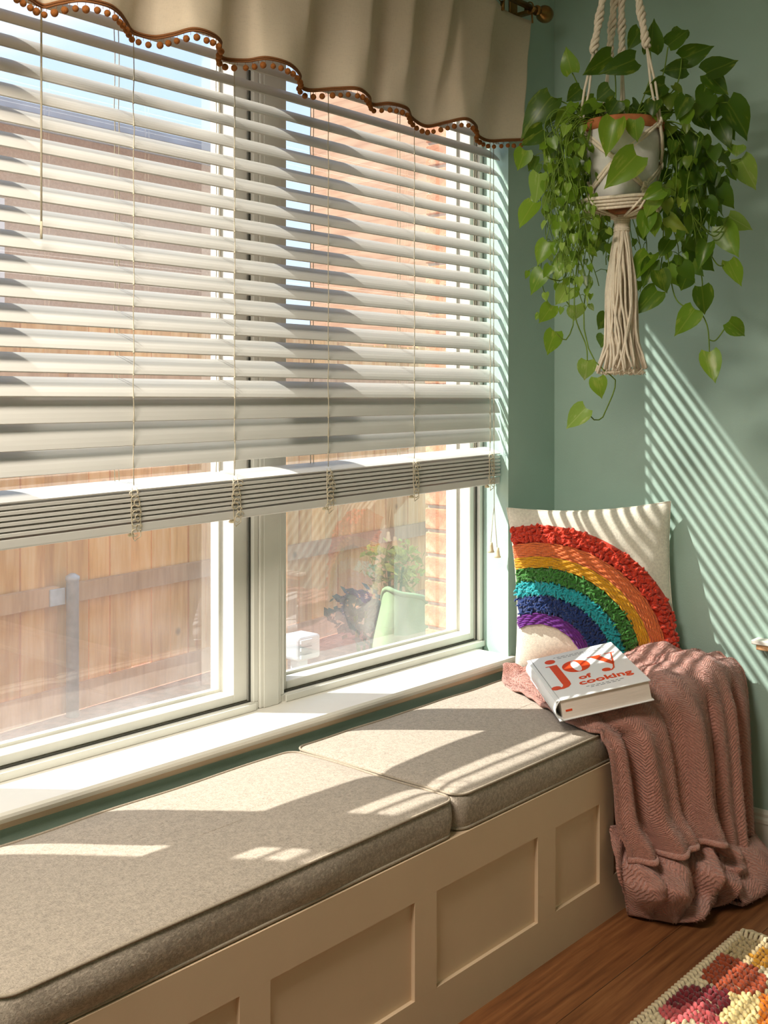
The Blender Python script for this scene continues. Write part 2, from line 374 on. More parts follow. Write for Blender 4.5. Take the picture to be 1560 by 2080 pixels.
def m_plush():
    t = NT('dusty_pink_plush')
    uv = t.n('ShaderNodeUVMap'); mp = t.n('ShaderNodeMapping'); t.l(uv.outputs[0], mp.inputs['Vector'])
    sp = t.n('ShaderNodeSeparateXYZ'); t.l(mp.outputs[0], sp.inputs[0])
    # herringbone ribs: v shifted by the folded u
    mu = t.n('ShaderNodeMath'); mu.operation = 'PINGPONG'; mu.inputs[1].default_value = 0.040; t.l(sp.outputs['X'], mu.inputs[0])
    ad = t.n('ShaderNodeMath'); ad.operation = 'MULTIPLY_ADD'; ad.inputs[1].default_value = -1.1; t.l(mu.outputs[0], ad.inputs[0]); t.l(sp.outputs['Y'], ad.inputs[2])
    fq = t.n('ShaderNodeMath'); fq.operation = 'MULTIPLY'; fq.inputs[1].default_value = 520.0; t.l(ad.outputs[0], fq.inputs[0])
    nz = t.noise(t.coords(), 60, 3, 0.6); nm = t.n('ShaderNodeMath'); nm.operation = 'MULTIPLY_ADD'; nm.inputs[1].default_value = 9.0; t.l(nz, nm.inputs[0]); t.l(fq.outputs[0], nm.inputs[2])
    si = t.n('ShaderNodeMath'); si.operation = 'SINE'; t.l(nm.outputs[0], si.inputs[0])
    h = t.n('ShaderNodeMapRange'); h.inputs['From Min'].default_value = -1; t.l(si.outputs[0], h.inputs['Value'])
    base = srgb(228, 158, 140)
    c = t.ramp(h.outputs[0], [(0.0, dark(base, 0.80)), (0.5, base), (1.0, dark(base, 1.12))])
    fz = t.noise(t.coords(), 420, 3, 0.7)
    c = t.mix(0.4, c, t.ramp(fz, [(0.35, dark(base, 0.7)), (0.65, dark(base, 1.2))]))
    patch = t.ramp(t.noise(t.coords(), 9, 3), [(0.30, (0.35, 0.35, 0.35, 1)), (0.60, (1, 1, 1, 1))])
    hm = t.n('ShaderNodeMath'); hm.operation = 'MULTIPLY'; t.l(h.outputs[0], hm.inputs[0]); t.l(patch, hm.inputs[1])
    nn = t.bump(hm.outputs[0], 0.75, 0.007, t.bump(fz, 1.0, 0.004, t.bump(t.noise(t.coords(), 45, 4, 0.6), 0.5, 0.006)))
    return t.done(t.bsdf(c, 0.95, nn, 0.08, 0, 0.6))
M['plush'] = m_plush()
YARN = dict(red=srgb(222, 66, 40), orange=srgb(232, 122, 66), yellow=srgb(226, 164, 30), green=srgb(66, 128, 52), teal=srgb(40, 170, 178), navy=srgb(34, 58, 116), purple=srgb(112, 42, 140))
for k, c in YARN.items(): M['yarn_' + k] = plain('yarn_' + k, c, 0.9, 0.3, 220, 0.8, 600, 0.12, 0, 0.3, bd=0.002)
RUG = dict(cream=srgb(220, 202, 166), sand=srgb(190, 168, 126), mustard=srgb(184, 130, 42), rust=srgb(160, 72, 42), wine=srgb(122, 40, 46), pink=srgb(200, 92, 94), amber=srgb(214, 120, 34), butter=srgb(236, 212, 150))
for k, c in RUG.items(): M['rug_' + k] = plain('wool_' + k, c, 0.95, 0.25, 160, 0.7, 500, 0.1, 0, 0.2, bd=0.002)

# ================================================================== THE ROOM
def added_fill_lamp(x, y, z, watts):  # unseen lamp, added only to fill the room with warm light
    t = thing('added_fill_lamp', 'unseen drum shaded ceiling lamp added as fill light for the room', 'lamp', (x, y, z))
    b = MB(); b.lathe([(0.44, -0.16), (0.45, -0.16), (0.45, 0.0), (0.44, 0.0)], (x, y, z), 40); b.build('fill_lamp_shade', M['ceiling'], t, True)
    b = MB(); b.lathe([(0.06, -0.02), (0.06, 0.0)], (x, y, z), 24); b.build('ceiling_plate', M['brass'], t, True)
    e = bpy.data.materials.new('fill_lamp_glow'); e.use_nodes = True; nt = e.node_tree; nt.nodes.clear(); o = nt.nodes.new('ShaderNodeOutputMaterial'); em = nt.nodes.new('ShaderNodeEmission')
    em.inputs['Color'].default_value = (1, 0.85, 0.68, 1); em.inputs['Strength'].default_value = 3; nt.links.new(em.outputs[0], o.inputs['Surface'])
    b = MB(); b.lathe([(0.435, -0.150), (0.435, -0.145)], (x, y, z), 40); b.build('diffuser', e, t)
    l = bpy.data.lights.new('fill_lamp_light', 'AREA'); l.shape = 'DISK'; l.size = 0.84; l.energy = watts; l.color = (1.0, 0.90, 0.78)
    lo = bpy.data.objects.new('fill_lamp_light', l); COL.objects.link(lo); lo.parent = t; lo.location = (0, 0, -0.175)
WY = 2.12; XR = 3.333; XL = -1.6; YB = -2.2; CEIL = 3.0; OUT = 2.565
OX0, OX1, OZ0, OZ1 = 0.70, 3.050, 0.535, 2.66       # opening at the room face
IX0, IX1 = 0.72, 3.14                                # opening at the frame
FY = 2.28                                            # room face of the window frames
# floor with separate planks
fl = MB(); fl.box((XL, YB, -0.06), (XR + 0.1, OUT, -0.012))
floor = struct(fl.build('floor', M['dark_groove']))
pw = 0.178
plank_mesh = {}
j = 0; y = YB
while y < WY - 0.01:
    x = XL - R.uniform(0, 1.1)
    while x < XR:
        L = R.choice([1.22, 1.22, 0.92]); x0 = max(x, XL); x1 = min(x + L, XR)
        if x1 - x0 > 0.03:
            b = MB(); b.box((x0 + 0.0006, y + 0.0006, -0.012), (x1 - 0.0006, min(y + pw, WY) - 0.0006, 0.0))
            b.build('floor_plank', M['floor'], floor, bevel=0.001, seg=1)
        x += L
    y += pw
b = MB(); b.box((XL, YB, CEIL), (XR + 0.1, OUT, CEIL + 0.1)); struct(b.build('ceiling', M['ceiling']))
# window wall: piers, apron and head around the splayed opening
b = MB()
b.box((XL, WY, -0.05), (XR + 0.1, 2.44, OZ0)); b.box((XL, WY, OZ1), (XR + 0.1, 2.44, CEIL))
b.prism([(XL, WY), (OX0, WY), (IX0, 2.44), (XL, 2.44)], OZ0, OZ1)
b.prism([(OX1, WY), (XR + 0.1, WY), (XR + 0.1, 2.44), (3.16, 2.44), (IX1, 2.30)], OZ0, OZ1)
wall = struct(b.build('wall_front', M['wall']))
# outer brick veneer: mortar core and single bricks round the right jamb, plain core elsewhere
b = MB(); b.box((3.168, 2.442, -0.3), (3.95, 2.558, 3.2)); b.box((-1.6, 2.442, -0.3), (0.70, 2.558, 3.2))
b.box((0.70, 2.442, -0.3), (3.168, 2.558, 0.50)); b.box((0.70, 2.442, 2.78), (3.168, 2.558, 3.2))
b.build('mortar_bed', M['mortar'], wall)
bh = 0.0765; pitch = 0.0885; z = 0.50; k = 0
bm_long = MB(); bm_long.box((0, -0.0615, 0), (0.19, 0.0615, bh)); bm_short = MB(); bm_short.box((0, -0.0615, 0), (0.09, 0.0615, bh))
ml = bm_long.mesh('brick', M['brick']); ms_ = bm_short.mesh('brick', M['brick'])
while z < 2.85:
    x = 3.157 + R.uniform(-0.002, 0.002); first = (k % 2 == 0)
    for q in range(4):
        me = ml if (q or first) else ms_
        o = put('brick', me, wall, 0.004, 1); o.location = (x, 2.5035 + R.uniform(-0.002, 0.002), z)
        x += (0.19 if me is ml else 0.09) + 0.011
    z += pitch; k += 1
# window head soffit (roof overhang) outside
b = MB(); b.box((-2.0, 2.44, 3.05), (4.4, 2.81, 3.10)); b.box((-2.0, 2.77, 3.02), (4.4, 2.81, 3.22))
struct(b.build('trim_3', M['trim']))
# right wall, left wall, back wall
b = MB(); b.box((XR, YB, -0.05), (XR + 0.1, WY, CEIL)); struct(b.build('wall_right', M['wall']))
b = MB(); b.box((XL - 0.1, YB, -0.05), (XL, OUT, CEIL)); struct(b.build('wall_left', M['wall']))
b = MB(); b.box((XL, YB - 0.1, -0.05), (XR + 0.1, YB, CEIL)); struct(b.build('wall_back', M['wall']))
# baseboard on the right wall
prof = [(0, 0), (0.030, 0.0), (0.032, 0.008), (0.026, 0.020), (0.016, 0.024), (0.016, 0.112), (0.020, 0.118), (0.019, 0.128), (0.011, 0.134), (0.012, 0.144), (0.006, 0.153), (0, 0.155)]
b = MB(); n = len(prof); y0, y1 = YB, 1.512
b.add([(XR - d, y0, z) for d, z in prof] + [(XR - d, y1, z) for d, z in prof], [tuple(range(n)), tuple(range(n, 2 * n))[::-1]] + [(i, (i + 1) % n, n + (i + 1) % n, n + i) for i in range(n)])
struct(b.build('baseboard_right', M['trim']))
added_fill_lamp(0.3, 1.25, CEIL - 0.002, 75)

# ------------------------------------------------------------------ windows
def bar(b, x0, x1, y0, y1, z0, z1): b.box((x0, y0, z0), (x1, y1, z1))
def window(name, x0, x1, gx0, gx1):
    """frame between x0..x1, clear glass between gx0..gx1"""
    zt, zb = OZ1, 0.562
    f = MB()
    bar(f, x0, x1, FY, 2.43, zb - 0.02, zb + 0.018); bar(f, x0, x1, FY, 2.43, zt - 0.03, zt)          # sill and head members
    bar(f, x0, x0 + 0.018, FY, 2.43, zb + 0.018, zt - 0.03); bar(f, x1 - 0.018, x1, FY, 2.43, zb + 0.018, zt - 0.03)
    fr = struct(f.build(name, M['vinyl'], bevel=0.002, seg=1))
    tr = MB(); bar(tr, x0 + 0.018, x1 - 0.018, FY + 0.012, FY + 0.016, zb + 0.018, zb + 0.022)
    bar(tr, x1 - 0.0215, x1 - 0.018, FY + 0.012, FY + 0.018, zb + 0.02, zt - 0.03); bar(tr, x0 + 0.018, x0 + 0.0215, FY + 0.012, FY + 0.018, zb + 0.02, zt - 0.03)
    tr.build('frame_track', M['dark_groove'], fr)
    st = MB(); a0, a1 = x0 + 0.0215, x1 - 0.0215; sb = zb + 0.0225; y0, y1 = FY + 0.022, 2.40
    bar(st, a0, gx0, y0, y1, sb, zt - 0.034); bar(st, gx1, a1, y0, y1, sb, zt - 0.034)
    bar(st, gx0, gx1, y0, y1, sb, 0.608); bar(st, gx0, gx1, y0, y1, zt - 0.09, zt - 0.034)
    st.build('sash', M['vinyl'], fr, bevel=0.003, seg=2)
    # stepped glazing bead nearer the glass
    gb = MB(); bar(gb, gx0, gx0 + 0.008, 2.356, 2.366, 0.608, zt - 0.09); bar(gb, gx1 - 0.008, gx1, 2.356, 2.366, 0.608, zt - 0.09)
    bar(gb, gx0 + 0.008, gx1 - 0.008, 2.356, 2.366, 0.608, 0.616); bar(gb, gx0 + 0.008, gx1 - 0.008, 2.356, 2.366, zt - 0.098, zt - 0.09)
    gb.build('glazing_bead', M['vinyl'], fr)
    g = MB(); o = 0.609
    g.add([(gx0 + 0.001, 2.371, o), (gx1 - 0.001, 2.371, o), (gx1 - 0.001, 2.371, zt - 0.091), (gx0 + 0.001, 2.371, zt - 0.091)], [(0, 1, 2, 3)])
    g.build('glass_pane', M['glass'], fr)
    return fr
w1 = window('window_1', 1.105, 2.077, 1.13, 2.006)
w2 = window('window_2', 2.158, 3.127, 2.205, 3.082)
w3 = window('window_3', IX0 + 0.012, 1.010, 0.79, 0.985)
for nm, a, c in (('trim_4', 2.077, 2.158), ('trim_5', 1.010, 1.105)):
    b = MB(); b.box((a + 0.0005, FY - 0.006, 0.5605), (c - 0.0005, 2.44, OZ1)); mo = struct(b.build(nm, M['vinyl'], bevel=0.003))
    b = MB(); b.box((a + 0.012, FY - 0.010, 0.5605), (c - 0.012, FY - 0.0065, OZ1)); b.build('mullion_cover', M['vinyl'], mo, bevel=0.002)
# lower frame lip standing on the stool, one per window
for nm, a, c in (('trim_6', 1.105, 2.06), ('trim_7', 2.172, IX1 - 0.012)):
    b = MB(); b.box((a, FY - 0.012, 0.5605), (c, FY - 0.0065, 0.580)); struct(b.build(nm, M['vinyl'], bevel=0.002))
# stool and apron
b = MB()
prof = [(2.100, 0.541), (2.097, 0.547), (2.097, 0.554), (2.101, 0.560), (FY - 0.0002, 0.560), (FY - 0.0002, 0.5355), (2.104, 0.5355)]
b.extrude_x(prof, 0.68, 3.070)
st = struct(b.build('trim_1', M['trim']))
b = MB(); prof = [(2.1195, 0.519), (2.113, 0.520), (2.111, 0.523), (2.111, 0.5345), (2.1195, 0.5345)]
b.extrude_x(prof, 0.91, 3.05); struct(b.build('trim_2', M['bench']))

# ------------------------------------------------------------------ outdoors
b = MB(); b.box((-30, 2.56, -0.3), (60, 60, -0.1)); struct(b.build('ground', M['lawn']))
FD = Vector((math.cos(math.radians(7.5)), math.sin(math.radians(7.5)), 0)); FN = Vector((-FD.y, FD.x, 0)); F0 = Vector((3.30, 4.73, 0))
fence = thing('wooden_fence', 'tall cedar plank fence in shade beyond both windows', 'fence', F0)
def fence_plate(s0, s1, d0, d1, z0, z1):
    b = MB(); p = [F0 + FD * s + FN * d for s, d in ((s0, d0), (s1, d0), (s1, d1), (s0, d1))]
    b.prism([(q.x, q.y) for q in p], z0, z1); return b
s = -3.2
while s < 3.55:
    w = R.uniform(0.132, 0.146); d = R.uniform(-0.004, 0.004)
    fence_plate(s, s + w - 0.005, d, d + 0.017, 0.03 + R.uniform(-0.01, 0.01), 1.80 + R.uniform(-0.008, 0.008)).build('fence_plank', M['cedar'], fence)
    s += w
for a, c in ((-3.2, -0.36), (-0.27, 3.5)):
    for z0 in (0.44, 1.5): fence_plate(a, c, -0.046, -0.005, z0, z0 + 0.088).build('fence_rail', M['cedar_rail'], fence)
fence_plate(-3.2, 3.5, -0.03, -0.005, -0.09, 0.035).build('kick_board', M['cedar_rail'], fence)
for sx in (-0.30, 2.2):
    p = F0 + FD * sx + FN * -0.07
    if sx < 0:
        b = MB(); b.lathe([(0.030, -0.1), (0.030, 0.55), (0.034, 0.555), (0.034, 0.57), (0.012, 0.585)], (p.x, p.y, 0), 14); tag(b.build('steel_post', M['gray_metal'], fence, True), 'galvanised round post')
        fence_plate(sx - 0.12, sx - 0.03, -0.056, -0.046, 0.44, 0.52).build('rail_bracket', M['gray_metal'], fence, bevel=0.003)
for a, c, z0 in ((3.4, 3.5, 0.03),):
    fence_plate(a, c, -0.1, -0.01, -0.05, 1.85).build('corner_post', M['cedar_rail'], fence, bevel=0.004)
# second run of fence crossing nearer the window, seen in the right pane
g0 = at_d(578, 1200, 5.6); g0.z = 0
gate = thing('fence_panel', 'narrow cedar board panel standing nearer in front of the long fence', 'fence', (g0.x, g0.y, 0))
for k in range(2):
    b = MB(); q = g0 + FD * (-0.12 + 0.10 * k - 0.05)
    b.prism([(q.x, q.y), (q.x + 0.094 * FD.x, q.y + 0.094 * FD.y), (q.x + 0.094 * FD.x - 0.02 * FD.y, q.y + 0.094 * FD.y + 0.02 * FD.x), (q.x - 0.02 * FD.y, q.y + 0.02 * FD.x)], -0.1, 1.15)
    b.build('fence_plank', M['cedar'], gate)
for z0 in (0.25, 0.75):
    b = MB(); q = g0 + FD * -0.17 + FN * 0.022; e = q + FD * 0.22
    b.prism([(q.x, q.y), (e.x, e.y), (e.x + FN.x * 0.03, e.y + FN.y * 0.03), (q.x + FN.x * 0.03, q.y + FN.y * 0.03)], z0, z0 + 0.08); b.build('fence_rail', M['cedar_rail'], gate)
# neighbour houses
def house(label, x0, x1, y0, y1, eave, ridge, wallm, over=0.4, wins=()):
    h = thing('neighbour_house', label, 'house', ((x0 + x1) / 2, y0, -0.1))
    b = MB(); b.box((x0, y0, -0.1), (x1, y1, eave)); b.build('wall', wallm, h)
    ym = (y0 + y1) / 2; a, c = x0 - over, x1 + over; f, k = y0 - over, y1 + over; t = 0.12; ins = min((x1 - x0) * 0.3, 2.6)
    b = MB(); b.add([(a, f, eave), (c, f, eave), (c, k, eave), (a, k, eave), (a, f, eave + t), (c, f, eave + t), (c, k, eave + t), (a, k, eave + t), (a + ins, ym, ridge), (c - ins, ym, ridge)],
                    [(0, 3, 2, 1), (0, 1, 5, 4), (1, 2, 6, 5), (2, 3, 7, 6), (3, 0, 4, 7), (4, 5, 9, 8), (5, 6, 9), (6, 7, 8, 9), (7, 4, 8)])
    b.build('roof', M['shingle'], h)
    b = MB(); b.box((a, f - 0.02, eave - 0.16), (c, f, eave + 0.02)); b.build('fascia_board', M['fascia'], h)
    rows = 14
    for i in range(rows):                                # shingle courses as raised strips
        pass
    for wx, wz, ww, wh in wins:
        b = MB(); b.box((wx, y0 - 0.04, wz), (wx + ww, y0 + 0.0, wz + wh)); fr = b.build('house_window', M['trim'], h)
        b = MB(); b.box((wx + 0.07, y0 - 0.05, wz + 0.07), (wx + ww - 0.07, y0 - 0.041, wz + wh - 0.07)); b.build('window_pane', M['grey_ink'], fr)
    return h
house('long tan brick house with grey hipped roof behind the fence at left', 3.2, 9.4, 11.0, 18.0, 4.45, 5.5, M['brick_far'], 0.45, ((5.2, 2.2, 1.1, 1.4),))
house('taller tan sided house farther back behind the fence at right', 14.0, 22.0, 9.6, 14.0, 7.4, 8.6, M['siding'], 0.12, ((15.5, 1.9, 1.0, 1.3),))
# small outdoor things in the right pane
p = at_z(612, 1345, -0.1)
p = at_d(632, 1312, 3.9)
v = thing('vent_hood', 'white louvred plastic vent box outside the right window', 'vent', (p.x, p.y, 0.4))
b = MB(); b.box((p.x - 0.06, p.y, 0.50), (p.x + 0.05, p.y + 0.10, 0.585)); b.box((p.x - 0.03, p.y + 0.03, -0.1), (p.x + 0.02, p.y + 0.08, 0.50)); M['vent'] = plain('grey_white_plastic', srgb(176, 186, 192), 0.5, 0.05, 9, 0); b.build('housing', M['vent'], v, bevel=0.012, seg=3)
for k in range(3):
    b = MB(); b.box((p.x - 0.056, p.y - 0.008, 0.512 + 0.026 * k), (p.x + 0.0, p.y - 0.0005, 0.524 + 0.026 * k)); b.build('louvre', M['vent'], v)
M['bag'] = plain('pale_green_canvas', srgb(136, 164, 122), 0.8, 0.12, 8, 0.4, 40, 0.2, bd=0.004)
p = at_z(815, 1262, 0.05); p = at_d(815, 1262, 5.2)
bag = thing('garden_bag', 'slumped pale green garden bag on the ground outside', 'bag', (p.x, p.y, -0.1))
b = MB()
def bagf(u, w):
    a = 2 * PI * u; h = w; q = 1 - 0.25 * h
    sq = lambda c: math.copysign(abs(c) ** 0.5, c)
    x = 0.165 * q * sq(math.cos(a)); y_ = 0.14 * q * sq(math.sin(a)); zz = 0.30 * h + 0.09 * math.cos(a + 2.4) * h
    nz = noise.noise(Vector((x * 6, y_ * 6, zz * 7))) * 0.03
    return (p.x + (x + nz) * 0.75 + y_ * 0.6 + 0.05 * h, p.y + y_ * 0.75 - (x + nz) * 0.6, -0.1 + 0.28 + zz * 0.9 - 0.28 * (1 - w) + nz)
b.grid(bagf, 40, 14, True); b.build('body', M['bag'], bag, True)
b = MB(); b.tube([bagf(k / 40, 1.0) for k in range(40)], 0.012, 6, closed=True); b.build('rolled_rim', M['bag'], bag, True)
# shrubs
M['shrub_y'] = plain('yellow_green_leaves', srgb(196, 190, 70), 0.6, 0.4, 30, 0)
M['shrub_g'] = plain('dark_shrub_leaves', srgb(84, 104, 74), 0.7, 0.4, 30, 0)
def shrub(label, px, py, d, r, m, n=260):
    c = at_d(px, py, d); s = thing('garden_shrub', label, 'shrub', (c.x, c.y, -0.1)); b = MB()
    for k in range(n):
        q = Vector((R.gauss(0, 1), R.gauss(0, 1), R.gauss(0, 1))).normalized() * r * R.uniform(0.4, 1)
        u = Vector((R.gauss(0, 1), R.gauss(0, 1), R.gauss(0, 1))).normalized(); w = u.orthogonal().normalized(); e = R.uniform(0.02, 0.05)
        o = c + Vector((q.x, q.y, q.z * 0.8))
        b.add([o - u * e, o + w * e * 0.5, o + u * e, o - w * e * 0.5], [(0, 1, 2, 3)])
    tag(b.build('foliage', m, s), kind='stuff')
    b = MB()
    for k in range(5): b.tube([(c.x, c.y, -0.12), (c.x + R.uniform(-.1, .1), c.y + R.uniform(-.1, .1), c.z)], 0.008, 5)
    b.build('stem', M['stem'], s)
shrub('yellow green shrub beyond the end of the fence', 800, 1150, 6.8, 0.22, M['shrub_y'])
shrub('dark low shrub at the foot of the fence, left of the green bag', 735, 1245, 6.0, 0.20, M['shrub_g'])


# ================================================================== THE BLIND
BX0, BX1 = 0.735, 3.066; BY = 2.165                    # front edge plane of the slats
blind = thing('window_blind', 'off white slatted blind with wide slats, drawn partly up over both windows', 'blind', (2.0, BY + 0.025, OZ1 - 0.03))
b = MB(); b.box((BX0, BY - 0.005, OZ1 - 0.058), (BX1, BY + 0.060, OZ1 - 0.003)); b.build('head_rail', M['slat'], blind, bevel=0.003)
SW = 0.068; PIT = 0.0534; LADX = [0.84, 1.13, 1.574, 1.887, 2.232, 2.610, 3.005]
def skew(x): return (x - 2.15) * 0.0225                # the gathered stack hangs slightly lower at its left end
def slat_mesh(tilt, sk, th=0.0034):
    """one curved slat: front edge at (BY, 0), rear edge raised by the tilt"""
    b = MB(); c, s_ = math.cos(tilt), math.sin(tilt); nq = 6
    prof = []
    for i in range(nq + 1):
        u = i / nq; h = 0.0035 * (1 - (2 * u - 1) ** 2)
        prof.append((u * SW * c - h * s_, u * SW * s_ + h * c))
    top = [(y - -th * s_ * 0.5, z + th * c * 0.5) for y, z in prof]; bot = [(y + th * s_ * 0.5, z - th * c * 0.5) for y, z in prof]
    top = [(y - th * s_ * 0.5, z + th * c * 0.5) for y, z in prof]
    loop = top + bot[::-1]; n = len(loop)
    xs = [BX0, BX1] if sk == 0 else [BX0, BX1]
    b.add([(xs[0], BY + y, z + sk * skew(xs[0])) for y, z in loop] + [(xs[1], BY + y, z + sk * skew(xs[1])) for y, z in loop],
          [tuple(range(n)), tuple(range(n, 2 * n))[::-1]] + [(i, n + i, n + (i + 1) % n, (i + 1) % n) for i in range(n)])
    return b.mesh('slat', M['slat'])
m_open = [slat_mesh(math.radians(40), 0)]
FRONT = []                                             # (z of the front edge at x=2.15, skew share, tilt)
for i in range(22): FRONT.append((1.420 + PIT * i, 0, 40))
FRONT += [(1.366, 0.25, 60), (1.312, 0.5, 63), (1.262, 0.75, 58), (1.2125, 1.0, 17)]
for i in range(6): FRONT.append((1.2015 - 0.0118 * i, 1.0, 3 + R.uniform(-2.0, 2.5)))
for zf, sk, tl in FRONT:
    if tl == 40: put('slat', m_open[0], blind, loc=(0, R.uniform(-0.0008, 0.0008), zf))
    else: put('slat', slat_mesh(math.radians(tl), sk, 0.0034 if tl > 8 else 0.0068), blind, loc=(0, R.uniform(-0.002, 0.002), zf))
b = MB(); zb = 1.112
b.add([(x, y, z + skew(x)) for x in (BX0, BX1) for y, z in ((BY, zb + 0.003), (BY + 0.003, zb), (BY + 0.057, zb), (BY + 0.060, zb + 0.003), (BY + 0.060, zb + 0.022), (BY, zb + 0.022))],
      [(0, 1, 2, 3, 4, 5), (11, 10, 9, 8, 7, 6)] + [(i, 6 + i, 6 + (i + 1) % 6, (i + 1) % 6) for i in range(6)])
b.build('bottom_rail', M['slat'], blind, bevel=0.0015)
for x in LADX:
    b = MB(); yf, yr = BY - 0.0035, BY + SW * math.cos(math.radians(40)) + 0.003
    wob = lambda z: 0.0015 * math.sin(z * 37 + x * 9)
    zs = [1.225 + skew(x) + 0.06 * k for k in range(26)]
    zs = [z for z in zs if z < OZ1 - 0.06] + [OZ1 - 0.058]
    b.tube([(x + wob(z), yf - 0.001 * math.sin(z * 50), z) for z in zs], 0.0012, 5)
    for dx in (-0.012, 0.0): b.tube([(x + dx + wob(z), yr, z) for z in zs], 0.0012, 5)
    for zf, sk, tl in FRONT[:25]:
        c, s_ = math.cos(math.radians(tl)), math.sin(math.radians(tl)); z = zf + sk * skew(x) - 0.002
        b.tube([(x, yf, z), (x + 0.004, BY + SW * c * 0.5, z + SW * s_ * 0.5 - 0.004), (x - 0.006, yr, z + SW * s_)], 0.0009, 4)
        b.ball((x, yf, z), 0.0024, 6, 4)
    b.build('ladder_cord', M['cord'], blind, True)
    # slack cord loops bunched over the gathered stack
    b = MB(); z0 = 1.100 + skew(x); rr = random.Random(int(x * 1000))
    for q in range(9):
        zc = z0 + 0.014 + 0.0115 * q; e = rr.uniform(0.006, 0.016); cx = x + rr.uniform(-0.006, 0.012)
        pts = [(cx + e * math.cos(a), yf - 0.003 - 0.006 * abs(math.sin(a * 0.5 + q)), zc + 0.008 * math.sin(a) + rr.uniform(-.001, .001)) for a in [k * 0.7 for k in range(9)]]
        b.tube(pts, 0.0013, 5)
    b.tube([(x - 0.006, yf - 0.001, z0 + 0.12), (x - 0.010, yf - 0.004, z0 + 0.06), (x - 0.004, yf - 0.004, z0), (x + 0.006, yf + 0.004, z0 - 0.007), (x + 0.018, yf - 0.003, z0 + 0.004), (x + 0.016, yf - 0.004, z0 + 0.07), (x + 0.008, yf, z0 + 0.12)], 0.0013, 5)
    tag(b.build('cord_loops', M['cord'], blind, True), kind='stuff')
    b = MB(); b.lathe([(0.002, 0.0), (0.0075, 0.001), (0.0085, 0.005), (0.004, 0.010)], (x + 0.004, BY + 0.012, zb + skew(x) - 0.0105), 10); b.build('cord_button', M['tassel'], blind, True)
b = MB(); b.tube([(1.318, 2.142, 2.58), (1.318, 2.142, 1.80)], 0.0022, 6); b.tube([(1.318, 2.142, 1.80), (1.318, 2.142, 1.762)], lambda t: 0.0028 + 0.0008 * math.sin(t * 3.1), 8)
b.build('tilt_wand', M['cord'], blind, True)
xc = 3.005
for dx, dz, sw in ((-0.018, 0.916, -0.010), (0.019, 0.895, 0.008)):
    b = MB(); b.tube([(xc + 0.003, 2.150, 2.58), (xc + 0.004, 2.150, 1.6), (xc + 0.004, 2.148, 1.06), (xc + dx * 0.35, 2.147, 1.02), (xc + dx, 2.146, dz + 0.02)], 0.0013, 5)
    cd = b.build('pull_cord', M['cord'], blind, True)
    b = MB(); b.lathe([(0.002, 0.032), (0.006, 0.031), (0.0075, 0.020), (0.0095, 0.006), (0.0125, 0.0), (0.010, -0.002)], (xc + dx, 2.146, dz - 0.004), 12); b.build('cord_tassel', M['tassel'], cd, True)

# ================================================================== VALANCE AND ROD
HEM = [(60,0),(75,10),(90,15),(120,8),(165,2),(215,12),(240,28),(255,48),(270,68),(310,78),(350,72),(390,62),(425,70),(447,88),(441,108),(455,122),(500,125),(540,120),(585,132),(608,155),(606,172),(625,185),(680,182),(725,182),(748,198),(755,214),(790,212),(825,222),(836,242),(865,258),(905,250),(945,243),(966,258),(968,275),(990,287),(1030,286),(1062,285)]
hp = []
for px, py in HEM:
    zz = 2.232 + 0.026 * px / 1060; q = at_z(px, py, zz)
    base = 2.055
    q2 = at_y(px, py, base + (q.y - base) * 0.8); q2.y = min(q2.y, 2.098); hp.append(at_y(px, py, q2.y))
first = hp[0]; per = [(hp[k] - hp[8]) for k in range(0, 9)]
left = [Vector((first.x - 0.26 + (p.x - hp[0].x), p.y, hp[0].z)) for p in hp[0:9]][:-1]
left = [Vector((0.74, 2.05, hp[0].z)), Vector((0.82, 2.09, hp[0].z)), Vector((0.88, 2.0, hp[0].z))] + [v for v in left if v.x > 0.9 and v.x < hp[0].x - 0.02]
hp = left + hp
def catmull(P, t):
    n = len(P) - 1; t = min(max(t, 0), 1) * n; i = min(int(t), n - 1); f = t - i
    a, b_, c, d = P[max(i - 1, 0)], P[i], P[i + 1], P[min(i + 2, n)]
    return 0.5 * ((2 * b_) + (c - a) * f + (2 * a - 5 * b_ + 4 * c - d) * f * f + (3 * b_ - a - 3 * c + d) * f ** 3)
NS = 420
hemc = [catmull(hp, k / (NS - 1)) for k in range(NS)]
TOPZ = 2.672; TY = 2.048
xs0, xs1 = hemc[0].x, 3.086
cum = [0]
for k in range(1, NS): cum.append(cum[-1] + abs(hemc[k].x - hemc[k - 1].x) + 0.25 * (hemc[k] - hemc[k - 1]).length)
val = thing('window_valance', 'natural muslin scalloped valance with brown pompom trim at top of window', 'curtain', (2.0, TY, TOPZ))
def valf(u, t):
    h = hemc[min(NS - 1, int(round(u * (NS - 1))))]; k = min(NS - 1, int(round(u * (NS - 1))))
    tx = xs0 + (xs1 - xs0) * cum[k] / cum[-1]
    dy = h.y - 2.055
    pl = 0.016 * (2 * abs(math.sin(tx * 14 + 0.8 * math.sin(tx * 5))) - 1) * min(1, t * 3)
    e = (1 - t) ** 1.15
    y = TY + dy * e * 1.0 + (2.055 - TY) * e + pl
    x = tx + (h.x - tx) * (1 - t) ** 0.8
    z = h.z + (TOPZ - h.z) * t + 0.004 * noise.noise(Vector((x * 9, z0_, t * 4))) * (t > 0)
    y += 0.006 * noise.noise(Vector((x * 7, 3.3, t * 5))) * min(1, t * 6)
    return (x, y, z)
z0_ = 0.7
b = MB(); b.grid(valf, NS, 26); fab = b.build('fabric_panel', M['valance'], val, True)
sd = fab.modifiers.new('thick', 'SOLIDIFY'); sd.thickness = 0.0016
b = MB()
hb = [Vector((p.x, p.y - 0.0035, p.z + 0.004)) for p in hemc]
